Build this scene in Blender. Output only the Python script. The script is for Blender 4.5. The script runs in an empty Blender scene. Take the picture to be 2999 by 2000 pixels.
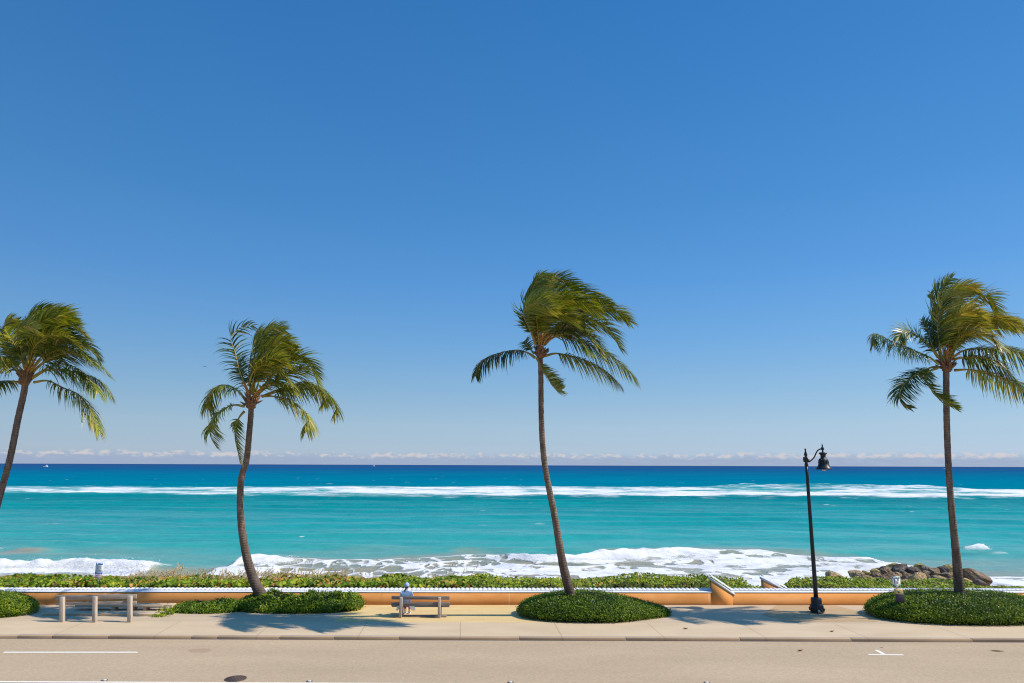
import bpy, math, random
import numpy as np
from mathutils import Vector, Matrix
random.seed(7); rng = np.random.default_rng(11)
SC = bpy.context.scene; COL = SC.collection
# ------------------------------------------------------------------ camera frame (used to read positions off the photo)
F_PX, PITCH, ROLL, CAMZ = 2000.0, math.radians(10.26), 0.0035, 6.3
CF = np.array([0, math.cos(PITCH), math.sin(PITCH)])
CR = np.array([1, 0, ROLL]); CR = CR - CF*CR.dot(CF); CR /= np.linalg.norm(CR)
CU = np.cross(CR, CF); CP = np.array([0, 0, CAMZ])
def ray(u, v): return CF + CR*(u-1499.5)/F_PX - CU*(v-1000)/F_PX
def at(u, v, z=0.0):
    d = ray(u, v); return CP + d*((z-CAMZ)/d[2])
def aty(u, v, Y):
    d = ray(u, v); return CP + d*(Y/d[1])
def mpp(p): return float((np.array(p)-CP).dot(CF))/F_PX     # metres per photo pixel at a point
def s2l(c):
    return tuple(((x/255)/12.92 if x/255 <= .04045 else ((x/255+.055)/1.055)**2.4) for x in c)
# ------------------------------------------------------------------ scene object helpers
def link(o, parent=None):
    COL.objects.link(o)
    if parent is not None: o.parent = parent
    return o
def tag(o, label=None, cat=None, group=None, kind=None):
    if label: o['label'] = label
    if cat: o['category'] = cat
    if group: o['group'] = group
    if kind: o['kind'] = kind
    return o
def thing(name, loc, label, cat, group=None):
    o = bpy.data.objects.new(name, None); o.empty_display_size = .2
    o.location = [float(x) for x in loc]; link(o); return tag(o, label, cat, group)
def mesh(name, V, F, mats, parent=None, col=None, midx=None, smooth=False, off=None):
    """V (n,3); F list of index arrays/lists; off: location subtracted so that the mesh sits in its parent's frame"""
    V = np.asarray(V, dtype=np.float64).reshape(-1, 3)
    if parent is not None and off is None: off = np.array(parent_loc(parent))
    if off is not None: V = V-np.asarray(off)
    me = bpy.data.meshes.new(name)
    if isinstance(F, np.ndarray):
        k = F.shape[1]; m = F.shape[0]; flat = F.ravel(); starts = np.arange(m)*k
    else:
        lens = np.array([len(f) for f in F]); flat = np.concatenate([np.asarray(f) for f in F]); m = len(F)
        starts = np.concatenate([[0], np.cumsum(lens)[:-1]])
    me.vertices.add(len(V)); me.vertices.foreach_set('co', V.astype(np.float32).ravel())
    me.loops.add(len(flat)); me.loops.foreach_set('vertex_index', flat.astype(np.int32))
    me.polygons.add(m); me.polygons.foreach_set('loop_start', starts.astype(np.int32))
    if midx is not None: me.polygons.foreach_set('material_index', np.asarray(midx, dtype=np.int32))
    if smooth: me.polygons.foreach_set('use_smooth', np.ones(m, dtype=bool))
    me.update(calc_edges=True)
    for mm in (mats if isinstance(mats, (list, tuple)) else [mats]): me.materials.append(mm)
    if col is not None:
        for nm, arr in col.items():
            arr = np.asarray(arr, dtype=np.float32)
            a = me.attributes.new(nm, 'FLOAT_COLOR', 'POINT')
            if arr.shape[1] == 3: arr = np.concatenate([arr, np.ones((len(arr), 1), np.float32)], 1)
            a.data.foreach_set('color', arr.ravel())
    me.validate()
    o = bpy.data.objects.new(name, me); link(o, parent); return o
def parent_loc(o):
    p = np.zeros(3)
    while o is not None: p += np.array(o.location); o = o.parent
    return p
def child(name, mb, mats, parent, smooth=False, bevel=0, **k):
    o = mesh(name, np.array(mb.v), mb.f, mats, parent, smooth=smooth, **k)
    if bevel:
        b = o.modifiers.new('Bevel', 'BEVEL'); b.width = bevel; b.segments = 2; b.limit_method = 'ANGLE'
    return o
class MB:
    def __init__(s): s.v = []; s.f = []
    def add(s, V, F):
        n = len(s.v); s.v += [tuple(map(float, x)) for x in V]; s.f += [[i+n for i in f] for f in F]; return s
    def box(s, x0, x1, y0, y1, z0, z1, rz=0, c=None, jit=0):
        V = np.array([(x, y, z) for z in (z0, z1) for x, y in ((x0, y0), (x1, y0), (x1, y1), (x0, y1))], float)
        if jit: V += rng.uniform(-jit, jit, V.shape)
        if rz:
            c = np.array(c if c is not None else ((x0+x1)/2, (y0+y1)/2)); ca, sa = math.cos(rz), math.sin(rz)
            xy = V[:, :2]-c; V[:, 0] = c[0]+xy[:, 0]*ca-xy[:, 1]*sa; V[:, 1] = c[1]+xy[:, 0]*sa+xy[:, 1]*ca
        return s.add(V, [[3, 2, 1, 0], [4, 5, 6, 7], [0, 1, 5, 4], [1, 2, 6, 5], [2, 3, 7, 6], [3, 0, 4, 7]])
    def prism(s, poly, d):                                   # poly: 3-D points, d: extrusion vector
        P = np.array(poly, float); n = len(P); V = np.concatenate([P, P+np.array(d, float)])
        return s.add(V, [list(range(n))[::-1], list(range(n, 2*n))]+[[i, (i+1) % n, n+(i+1) % n, n+i] for i in range(n)])
    def lathe(s, cx, cy, prof, seg=24, axis=(0, 0)):
        V = []; F = []
        for k, (r, z) in enumerate(prof):
            for i in range(seg):
                a = 2*math.pi*i/seg; V.append((cx+r*math.cos(a), cy+r*math.sin(a), z))
        for k in range(len(prof)-1):
            for i in range(seg):
                j = (i+1) % seg; F.append([k*seg+i, k*seg+j, (k+1)*seg+j, (k+1)*seg+i])
        F += [list(range(seg))[::-1], [(len(prof)-1)*seg+i for i in range(seg)]]
        return s.add(V, F)
    def tube(s, pts, rad, seg=10, caps=True):
        P = np.array(pts, float); n = len(P); V = []; F = []
        T = np.gradient(P, axis=0); T /= np.linalg.norm(T, axis=1)[:, None]
        A = np.cross(T[0], (0, 1, 0.01)); A /= np.linalg.norm(A)
        rad = np.broadcast_to(np.array(rad, float), (n,))
        for k in range(n):
            A = A-T[k]*A.dot(T[k]); A /= np.linalg.norm(A); B = np.cross(T[k], A)
            for i in range(seg):
                a = 2*math.pi*i/seg; V.append(P[k]+rad[k]*(A*math.cos(a)+B*math.sin(a)))
        for k in range(n-1):
            for i in range(seg):
                j = (i+1) % seg; F.append([k*seg+i, k*seg+j, (k+1)*seg+j, (k+1)*seg+i])
        if caps: F += [list(range(seg))[::-1], [(n-1)*seg+i for i in range(seg)]]
        return s.add(V, F)
def spline(P, n):                                            # Catmull-Rom, evenly resampled by length
    P = np.array(P, float); Q = np.vstack([2*P[0]-P[1], P, 2*P[-1]-P[-2]]); out = []
    for i in range(1, len(Q)-2):
        for t in np.linspace(0, 1, 16, endpoint=False):
            a, b, c, d = Q[i-1], Q[i], Q[i+1], Q[i+2]
            out.append(.5*((2*b)+(c-a)*t+(2*a-5*b+4*c-d)*t*t+(3*b-a-3*c+d)*t**3))
    out.append(P[-1]); out = np.array(out)
    L = np.concatenate([[0], np.cumsum(np.linalg.norm(np.diff(out, axis=0), axis=1))])
    s = np.linspace(0, L[-1], n)
    return np.stack([np.interp(s, L, out[:, k]) for k in range(P.shape[1])], 1)
def hash2(ix, iy, seed):
    h = (ix.astype(np.int64)*374761393+iy.astype(np.int64)*668265263+seed*974711) & 0x7fffffff
    h = ((h ^ (h >> 13))*1274126177) & 0x7fffffff
    return ((h ^ (h >> 16)) & 0xffff)/65535.0
def vn(x, y, seed=0):                                        # value noise 0..1
    ix, iy = np.floor(x), np.floor(y); fx, fy = x-ix, y-iy
    fx = fx*fx*(3-2*fx); fy = fy*fy*(3-2*fy)
    a, b = hash2(ix, iy, seed), hash2(ix+1, iy, seed); c, d = hash2(ix, iy+1, seed), hash2(ix+1, iy+1, seed)
    return (a*(1-fx)+b*fx)*(1-fy)+(c*(1-fx)+d*fx)*fy
def fbm(x, y, seed=0, o=4):
    r = 0; a = .5; t = 0
    for i in range(o):
        r = r+a*vn(x*2**i, y*2**i, seed+i*17); t += a; a *= .55
    return r/t
def sstep(a, b, x):
    t = np.clip((x-a)/(b-a), 0, 1); return t*t*(3-2*t)
# ------------------------------------------------------------------ material helpers
class MT:
    def __init__(s, name, rough=.7, spec=.3):
        s.m = bpy.data.materials.new(name); s.m.use_nodes = True; s.t = s.m.node_tree; s.b = s.t.nodes['Principled BSDF']
        s.b.inputs['Roughness'].default_value = rough; s.b.inputs['Specular IOR Level'].default_value = spec
        s._pos = None
    def n(s, typ, **k):
        x = s.t.nodes.new(typ)
        for a, b in k.items(): setattr(x, a, b)
        return x
    def put(s, sock, v):
        if isinstance(v, bpy.types.NodeSocket): s.t.links.new(v, sock)
        elif v is not None:
            if hasattr(sock.default_value, '__len__') and not hasattr(v, '__len__'): v = (v,)*len(sock.default_value)
            if hasattr(v, '__len__') and len(v) == 3 and len(sock.default_value) == 4: v = (*v, 1)
            sock.default_value = v
    def pos(s, sc=(1, 1, 1), world=True):
        if world: src = s.n('ShaderNodeNewGeometry').outputs['Position']
        else: src = s.n('ShaderNodeTexCoord').outputs['Object']
        mp = s.n('ShaderNodeMapping'); s.put(mp.inputs['Vector'], src); mp.inputs['Scale'].default_value = sc; return mp.outputs[0]
    def noise(s, vec, scale, detail=4, rough=.55, dist=0):
        x = s.n('ShaderNodeTexNoise'); s.put(x.inputs['Vector'], vec); x.inputs['Scale'].default_value = scale
        x.inputs['Detail'].default_value = detail; x.inputs['Roughness'].default_value = rough; x.inputs['Distortion'].default_value = dist
        return x.outputs['Fac']
    def voro(s, vec, scale, feat='F1', rnd=1):
        x = s.n('ShaderNodeTexVoronoi', feature=feat); s.put(x.inputs['Vector'], vec); x.inputs['Scale'].default_value = scale
        x.inputs['Randomness'].default_value = rnd; return x.outputs['Distance']
    def ma(s, op, a, b=None, c=None, clamp=False):
        x = s.n('ShaderNodeMath', operation=op, use_clamp=clamp); s.put(x.inputs[0], a)
        if b is not None: s.put(x.inputs[1], b)
        if c is not None: s.put(x.inputs[2], c)
        return x.outputs[0]
    def mr(s, v, a, b, c=0, d=1, smooth=True):
        x = s.n('ShaderNodeMapRange', interpolation_type='SMOOTHSTEP' if smooth else 'LINEAR')
        s.put(x.inputs[0], v)
        for i, q in enumerate((a, b, c, d)): s.put(x.inputs[i+1], q)
        return x.outputs[0]
    def mix(s, f, a, b, mode='MIX'):
        x = s.n('ShaderNodeMix', data_type='RGBA', blend_type=mode); s.put(x.inputs[0], f); s.put(x.inputs[6], a); s.put(x.inputs[7], b)
        return x.outputs[2]
    def ramp(s, f, stops):
        x = s.n('ShaderNodeValToRGB'); s.put(x.inputs[0], f); e = x.color_ramp.elements
        while len(e) > 1: e.remove(e[-1])
        e[0].position = stops[0][0]; e[0].color = (*stops[0][1], 1)
        for p, c in stops[1:]:
            q = e.new(p); q.color = (*c, 1)
        return x.outputs[0]
    def attr(s, nm): return s.n('ShaderNodeAttribute', attribute_name=nm)
    def sep(s, v):
        x = s.n('ShaderNodeSeparateXYZ'); s.put(x.inputs[0], v); return x.outputs
    def bump(s, h, strength=.4, dist=.02, nrm=None):
        x = s.n('ShaderNodeBump'); s.put(x.inputs['Height'], h); s.put(x.inputs['Strength'], strength); x.inputs['Distance'].default_value = dist
        if nrm is not None: s.put(x.inputs['Normal'], nrm)
        return x.outputs[0]
    def col(s, c): s.put(s.b.inputs['Base Color'], c); return s
    def nrm(s, n): s.put(s.b.inputs['Normal'], n); return s
def plain(name, c, rough=.6, spec=.3, var=.15, scale=6, metal=0, bump=0, bs=40):
    M = MT(name, rough, spec); p = M.pos(); f = M.noise(p, scale, 5)
    M.col(M.ramp(f, [(.3, tuple(x*(1-var) for x in c)), (.7, tuple(min(1, x*(1+var)) for x in c))])); M.b.inputs['Metallic'].default_value = metal
    if bump: M.nrm(M.bump(M.noise(p, bs, 4), bump, .01))
    return M.m
def mat_asphalt():
    M = MT('asphalt', .85, .2); p = M.pos()
    f = M.noise(p, 11, 5, .85); g = M.noise(M.pos((.12, .5, 1)), 1.0, 5); h = M.noise(p, 14, 3, .6)
    c = M.ramp(g, [(.3, (.36, .264, .163)), (.7, (.42, .31, .192))])
    c = M.mix(1, c, M.ramp(f, [(.3, (.83, .83, .83)), (.7, (1.17, 1.17, 1.17))]), 'MULTIPLY')
    c = M.mix(1, c, M.ramp(h, [(.35, (.93, .93, .94)), (.65, (1.05, 1.05, 1.04))]), 'MULTIPLY')
    # an old brownish stain by the parking line
    st = at(585, 1905, -.13); xyz = M.sep(M.pos())
    dx = M.ma('MULTIPLY', M.ma('SUBTRACT', xyz[0], float(st[0])), 1.7); dy = M.ma('MULTIPLY', M.ma('SUBTRACT', xyz[1], float(st[1])), 2.2)
    d = M.ma('ADD', M.ma('ADD', M.ma('MULTIPLY', dx, dx), M.ma('MULTIPLY', dy, dy)), M.ma('MULTIPLY', M.noise(p, 4, 4), .9))
    c = M.mix(M.mr(d, .7, 1.1, .6, 0), c, (.30, .19, .12))
    M.col(c); M.nrm(M.bump(f, .25, .01)); return M.m
def mat_concrete(name, c0, c1, joints=True, crack=True):
    M = MT(name, .85, .2); p = M.pos(); g = M.noise(M.pos((.5, 1.2, 1)), .8, 6, .6); f = M.noise(p, 40, 3, .7)
    c = M.ramp(g, [(.3, c0), (.7, c1)]); c = M.mix(1, c, M.ramp(f, [(.3, (.88, .88, .88)), (.7, (1.1, 1.1, 1.1))]), 'MULTIPLY')
    s = M.noise(p, 2.3, 6, .7); c = M.mix(M.mr(s, .62, .74, 0, .35), c, tuple(x*.55 for x in c0))
    if joints:
        xyz = M.sep(p); q = M.ma('ADD', xyz[0], M.ma('MULTIPLY', xyz[1], .07))
        fr = M.ma('PINGPONG', q, 1.9); c = M.mix(M.mr(fr, .012, .03, .42, 0), c, (.16, .12, .09))
    M.col(c); M.nrm(M.bump(f, .15, .006)); return M.m
def mat_sand(name, c0, c1):
    M = MT(name, .95, .1); p = M.pos(); g = M.noise(M.pos((.6, 1.6, 1)), 1.2, 6, .6); f = M.noise(p, 55, 3, .75)
    c = M.ramp(g, [(.3, c0), (.7, c1)]); c = M.mix(1, c, M.ramp(f, [(.3, (.8, .8, .8)), (.7, (1.15, 1.15, 1.15))]), 'MULTIPLY')
    M.col(c); M.nrm(M.bump(M.noise(p, 25, 4), .5, .02)); return M.m
def mat_stucco():
    M = MT('orange_stucco', .9, .15); p = M.pos(); g = M.noise(M.pos((.35, 1, .9)), 1.4, 6, .6); f = M.noise(p, 30, 4, .6)
    c = M.ramp(g, [(.25, (.56, .22, .055)), (.55, (.69, .29, .08)), (.8, (.78, .38, .15))])
    st = M.noise(M.pos((3.0, 1, .35)), 1.6, 5, .7); c = M.mix(M.mr(st, .6, .78, 0, .3), c, (.34, .14, .06))
    xyz = M.sep(p); fr = M.ma('PINGPONG', M.ma('ADD', xyz[0], M.ma('MULTIPLY', M.noise(p, 1.5), .15)), 4.6)
    c = M.mix(M.mr(fr, .015, .045, .45, 0), c, (.72, .45, .28))
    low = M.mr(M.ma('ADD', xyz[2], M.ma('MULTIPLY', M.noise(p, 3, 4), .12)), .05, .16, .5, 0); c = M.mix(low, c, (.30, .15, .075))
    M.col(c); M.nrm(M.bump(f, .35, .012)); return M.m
def mat_wood(name, c0, c1, axis='x'):
    sc = (1.2, 22, 22) if axis == 'x' else (22, 22, 1.2)
    M = MT(name, .85, .2); g = M.noise(M.pos(sc), 1.6, 6, .65, .4); h = M.noise(M.pos(), 3, 4)
    c = M.ramp(g, [(.28, tuple(x*.45 for x in c0)), (.45, c0), (.7, c1)]); c = M.mix(M.mr(h, .55, .75, 0, .35), c, tuple(x*.6 for x in c0))
    M.col(c); M.nrm(M.bump(g, .5, .008)); return M.m
def mat_leaf(name, stops, rough=.4, trans=.3, spec=.4):
    """leaf colours: attribute tint.r picks along the ramp, tint.g is light/dark variation of the leaf itself"""
    M = MT(name, rough, spec); a = M.attr('tint'); x = M.n('ShaderNodeSeparateColor'); M.put(x.inputs[0], a.outputs['Color'])
    c = M.ramp(x.outputs[0], stops); v = M.mr(x.outputs[1], 0, 1, .65, 1.35, False)
    c = M.mix(1, c, v, 'MULTIPLY'); M.col(c)
    tr = M.n('ShaderNodeBsdfTranslucent'); M.put(tr.inputs['Color'], M.mix(1, c, (1.15, 1.1, .5), 'MULTIPLY'))
    mx = M.n('ShaderNodeMixShader'); mx.inputs[0].default_value = trans
    M.t.links.new(M.b.outputs[0], mx.inputs[1]); M.t.links.new(tr.outputs[0], mx.inputs[2])
    M.t.links.new(mx.outputs[0], M.t.nodes['Material Output'].inputs['Surface']); return M.m
def mat_trunk():
    M = MT('palm_bark', .9, .15); p = M.pos(); xyz = M.sep(p)
    z = M.ma('ADD', xyz[2], M.ma('MULTIPLY', M.noise(p, 2.2, 3), .28))
    ring = M.ma('PINGPONG', z, .055); g = M.noise(M.pos((1, 1, .22)), 9, 5, .65); k = M.noise(p, 1.1, 4)
    c = M.ramp(g, [(.28, (.075, .05, .037)), (.5, (.17, .122, .09)), (.72, (.27, .205, .16))])
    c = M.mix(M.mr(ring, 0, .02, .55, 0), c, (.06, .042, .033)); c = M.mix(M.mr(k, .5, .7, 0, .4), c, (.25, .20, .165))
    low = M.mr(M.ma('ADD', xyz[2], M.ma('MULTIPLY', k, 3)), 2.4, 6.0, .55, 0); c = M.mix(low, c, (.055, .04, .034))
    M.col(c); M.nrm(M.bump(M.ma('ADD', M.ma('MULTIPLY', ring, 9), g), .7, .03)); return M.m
def mat_rock(name, c0, c1, c2):
    M = MT(name, .92, .15); p = M.pos(); g = M.noise(p, 1.1, 7, .65, .3); f = M.noise(p, 7, 6, .7); v = M.voro(p, 5, 'F1')
    c = M.ramp(g, [(.3, c0), (.52, c1), (.72, c2)]); c = M.mix(1, c, M.ramp(f, [(.3, (.5, .5, .5)), (.7, (1.4, 1.4, 1.4))]), 'MULTIPLY')
    M.col(c); M.nrm(M.bump(M.ma('ADD', f, M.ma('MULTIPLY', v, -.6)), 1.0, .22)); return M.m
def mat_sea():
    M = MT('sea_water', .22, .12); p = M.pos(); w = M.attr('water').outputs['Color']; fo = M.n('ShaderNodeSeparateColor')
    M.put(fo.inputs[0], M.attr('foam').outputs['Color']); dens, lace, far = fo.outputs
    # ripple highlights and darks put into the colour, and bumps, long along the crests
    r1 = M.noise(M.pos((.26, .34, .5)), 1.0, 7, .7, .3); r2 = M.noise(M.pos((.035, .10, .2)), 1.0, 7, .66, .5)
    r3 = M.noise(M.pos((.012, .018, .1)), 1.0, 8, .72)
    c = M.mix(1, w, M.ramp(r1, [(.28, (.72, .84, .87)), (.5, (1, 1, 1)), (.64, (1.25, 1.1, 1.09)), (.74, (2.2, 1.32, 1.28))]), 'MULTIPLY')
    c = M.mix(1, c, M.ramp(r2, [(.3, (.84, .91, .93)), (.7, (1.16, 1.08, 1.06))]), 'MULTIPLY')
    c = M.mix(M.mr(far, .02, .3), c, M.mix(1, c, M.ramp(r3, [(.32, (.72, .86, .93)), (.68, (1.3, 1.12, 1.06))]), 'MULTIPLY'))
    # foam: broken sheet plus lace
    wp = M.n('ShaderNodeVectorMath', operation='ADD'); nz = M.n('ShaderNodeTexNoise'); M.put(nz.inputs['Vector'], M.pos((.35, .3, .3)))
    nz.inputs['Scale'].default_value = 1.0; nz.inputs['Detail'].default_value = 4
    sc = M.n('ShaderNodeVectorMath', operation='SCALE'); M.put(sc.inputs[0], nz.outputs['Color']); sc.inputs['Scale'].default_value = 1.0
    M.put(wp.inputs[0], M.pos((.36, .17, .3))); M.put(wp.inputs[1], sc.outputs[0])
    v1 = M.voro(wp.outputs[0], 1.0, 'DISTANCE_TO_EDGE'); v2 = M.voro(wp.outputs[0], 2.6, 'DISTANCE_TO_EDGE')
    n1 = M.noise(M.pos((.30, .42, .5)), 1.0, 7, .68, .6); n2 = M.noise(M.pos((.9, .9, .9)), 1.0, 5, .6)
    net = M.ma('MAXIMUM', M.mr(v1, .02, .26, 1, 0), M.ma('MULTIPLY', M.mr(v2, .0, .20, 1, 0), .55))
    pat = M.ma('ADD', M.ma('MULTIPLY', n1, .75), M.ma('MULTIPLY', n2, .25))
    pat = M.mr(pat, .30, .70, .06, .94, False)
    pat = M.ma('ADD', M.ma('MULTIPLY', pat, M.ma('SUBTRACT', 1, lace)), M.ma('MULTIPLY', M.ma('ADD', M.ma('MULTIPLY', net, .72), M.ma('MULTIPLY', pat, .28)), lace))
    th = M.ma('SUBTRACT', 1, dens)
    fn = M.noise(M.pos((.045, .10, .3)), 1.0, 8, .7, .3); fn = M.mr(fn, .3, .7, 0, 1, False)
    pat = M.mix(M.mr(far, .01, .05), pat, fn)
    x = M.n('ShaderNodeSeparateColor'); M.put(x.inputs[0], pat); pat = x.outputs[0]
    wd = M.mr(far, .1, .2, .14, .30); mask = M.mr(M.ma('SUBTRACT', pat, th), M.ma('MULTIPLY', wd, -1), wd); mask = M.ma('MULTIPLY', mask, M.mr(dens, .02, .12))
    thin = M.mr(dens, .30, .62, .7, 1)
    n4 = M.noise(M.pos((.16, .45, .4)), 1.0, 6, .65, .5); white = M.mix(M.mr(M.ma('ADD', M.ma('MULTIPLY', n2, .35), M.ma('MULTIPLY', n4, .65)), .36, .58), (.47, .47, .465), (.66, .645, .62))
    c = M.mix(M.ma('MULTIPLY', mask, thin), c, white); M.col(c)
    M.put(M.b.inputs['Roughness'], M.mr(mask, 0, 1, .2, .9)); M.put(M.b.inputs['Specular IOR Level'], M.ma('MULTIPLY', M.mr(mask, 0, 1, 1, .2), M.mr(far, .07, .40, .13, .002)))
    b1 = M.bump(M.noise(M.pos((.55, 1.4, 1)), 1.0, 6, .65), .5, .22); b2 = M.bump(M.noise(M.pos((.03, .10, .2)), 1.0, 6, .65), M.mr(far, .02, .3, .0, .35), 4.0, b1)
    fz = M.noise(M.pos((1.0, .8, 1.4)), 1.0, 4, .6); b3 = M.bump(M.ma('MULTIPLY', mask, M.ma('ADD', M.ma('ADD', .3, n1), fz)), .55, .28, b2); M.nrm(b3)
    df = M.n('ShaderNodeBsdfDiffuse'); M.put(df.inputs['Color'], c); mx = M.n('ShaderNodeMixShader'); M.put(mx.inputs[0], M.mr(far, .06, .30))
    M.t.links.new(M.b.outputs[0], mx.inputs[1]); M.t.links.new(df.outputs[0], mx.inputs[2]); M.t.links.new(mx.outputs[0], M.t.nodes['Material Output'].inputs['Surface']); return M.m
M_ASPH = mat_asphalt()
M_WALK = mat_concrete('sidewalk_concrete', (.455, .335, .205), (.53, .40, .25))
M_PAVE = mat_concrete('pavement_concrete', (.42, .31, .195), (.48, .365, .235), False)
M_KERB = mat_concrete('kerb_concrete', (.33, .225, .135), (.41, .29, .18))
M_SANDP = mat_sand('packed_yellow_sand', (.52, .36, .155), (.60, .43, .20))
M_TAN = mat_sand('damp_tan_concrete', (.37, .245, .13), (.44, .31, .175))
M_BEACH = mat_sand('beach_sand', (.40, .33, .25), (.52, .44, .34))
M_SOIL = mat_sand('dune_soil', (.12, .085, .05), (.22, .16, .10))
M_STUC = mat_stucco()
M_CAP = plain('white_painted_tile', (.64, .635, .63), .6, .2, .06, 5, 0, .2, 30)
M_WOOD = mat_wood('weathered_timber', (.17, .145, .125), (.28, .235, .20))
M_POST = mat_wood('pale_timber_post', (.40, .33, .255), (.54, .45, .36), 'z')
M_RAIL = mat_wood('pale_timber_rail', (.27, .225, .18), (.42, .35, .285))
M_LAMP = plain('black_lamp_paint', (.010, .013, .014), .42, .4, .3, 8)
M_GLOBE = plain('frosted_lamp_glass', (.75, .5, .36), .3, .4, .05)
M_STEEL = plain('galvanised_steel', (.45, .43, .42), .45, .5, .15, 8, .4)
M_WHITE = plain('road_paint_white', (.68, .62, .52), .8, .2, .12, 18)
M_SIGNW = plain('white_sign_face', (.82, .82, .80), .45, .3, .03)
M_BLUE = plain('blue_sign_print', (.03, .12, .42), .45, .3, .05)
M_LTBLUE = plain('pale_blue_sign_print', (.45, .60, .85), .45, .3, .03)
M_GREYP = plain('grey_sign_print', (.36, .36, .36), .5, .3, .05)
M_RED = plain('pink_sign_print', (.62, .33, .27), .5, .3, .05)
M_GREEN = plain('green_sign_print', (.01, .17, .11), .45, .3, .05)
M_INK = plain('dark_sign_print', (.06, .08, .12), .5, .3, .05)
M_YEL = plain('tan_dispenser_box', (.60, .40, .16), .5, .3, .06)
M_DARK = plain('dark_dispenser_bin', (.05, .045, .06), .55, .3, .1)
M_IRON = plain('rusty_cast_iron', (.10, .065, .05), .7, .3, .25, 20, .3)
M_PITDARK = plain('drain_darkness', (.012, .01, .009), .9, .05)
M_REFL = plain('reflector_white', (.6, .57, .52), .25, .5, .03)
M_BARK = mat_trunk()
M_FIB = mat_wood('palm_fibre', (.20, .105, .055), (.36, .20, .10), 'z')
M_STALK = plain('yellow_palm_stalk', (.33, .235, .04), .5, .3, .3, 3)
M_FLOWER = plain('orange_flower_stalk', (.50, .22, .06), .6, .3, .3, 5)
M_FROND = mat_leaf('palm_leaflet', [(0, (.032, .058, .012)), (.28, (.085, .125, .014)), (.52, (.22, .25, .018)), (.8, (.42, .34, .035)), (1, (.48, .31, .13))], .38, .28, .36)
M_HEDGE = mat_leaf('hedge_leaf', [(0, (.035, .085, .008)), (.5, (.125, .205, .012)), (.9, (.33, .38, .018)), (.97, (.30, .33, .05)), (1, (.75, .75, .66))], .42, .3, .25)
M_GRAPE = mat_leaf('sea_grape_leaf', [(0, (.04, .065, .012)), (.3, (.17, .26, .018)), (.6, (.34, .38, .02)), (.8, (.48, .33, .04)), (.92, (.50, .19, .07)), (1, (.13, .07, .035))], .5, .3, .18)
M_OAT = mat_leaf('dune_grass_blade', [(0, (.22, .23, .06)), (.4, (.44, .40, .16)), (.75, (.68, .52, .29)), (1, (.70, .50, .33))], .6, .45, .15)
M_CORE = plain('hedge_dark_core', (.012, .02, .006), .95, .05, .3, 6)  # near-black solid core beneath the hedge leaves
M_STEMSHADE = plain('creeper_stems_shade', (.05, .06, .018), .95, .05, .4, 5)
M_SEA = mat_sea()
# ------------------------------------------------------------------ world, sun, camera
SUN_EL, SUN_BACK = math.radians(46), math.radians(8.5)
S = Vector((math.cos(SUN_EL)*math.cos(SUN_BACK), -math.cos(SUN_EL)*math.sin(SUN_BACK), math.sin(SUN_EL)))
W = bpy.data.worlds.new("World"); SC.world = W; W.use_nodes = True
class WT(MT):
    def __init__(s, t): s.t = t
wt = WT(W.node_tree); bg = W.node_tree.nodes['Background']
sky = wt.n('ShaderNodeTexSky', sky_type='NISHITA'); sky.sun_disc = False; sky.sun_elevation = SUN_EL
sky.sun_rotation = math.pi/2+SUN_BACK; sky.air_density = 1.0; sky.dust_density = .35; sky.ozone_density = 2.2; sky.altitude = 10
gen = wt.n('ShaderNodeTexCoord').outputs['Generated']; xyz = wt.sep(gen)
az = wt.ma('ARCTAN2', xyz[0], xyz[1]); el = wt.ma('ARCSINE', xyz[2])
EXPO = .38; KW = 10.35/2**EXPO
def skl(c): return tuple(x*KW for x in s2l(c))
def grad(stops):
    top = math.radians(90); return wt.ramp(wt.ma('POWER', wt.ma('DIVIDE', el, top, clamp=True), .5), [((math.radians(max(0, e))/top)**.5, s2l(c)) for e, c in stops])
g = grad([(0, (157, 175, 198)), (1.2, (161, 182, 203)), (3.2, (152, 181, 204)), (6, (130, 171, 205)), (10, (104, 158, 208)), (15, (82, 143, 205)), (21, (66, 131, 194)), (29, (55, 120, 185)), (37, (46, 112, 178)), (50, (52, 118, 186)), (90, (70, 130, 196))])
# brighter towards the sun at right; overhead boosted, unseen, to fill shadows
side = wt.mr(az, -.75, 1.5, .97, 1.36, False); g = wt.mix(1, g, side, 'MULTIPLY')
over = wt.mr(el, .72, 1.15, KW, KW*2.3); g = wt.mix(1, g, over, 'MULTIPLY')
skyc = wt.mix(.06, g, sky.outputs[0])
def cvec(a, e):
    c = wt.n('ShaderNodeCombineXYZ'); wt.put(c.inputs[0], wt.ma('MULTIPLY', az, a)); wt.put(c.inputs[1], wt.ma('MULTIPLY', el, e)); return c.outputs[0]
topn = wt.noise(cvec(26, 0), 1.0, 2, .5); puff = wt.noise(cvec(95, 190), 1.0, 6, .62); puff2 = wt.noise(cvec(40, 240), 1.0, 5, .6)
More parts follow.
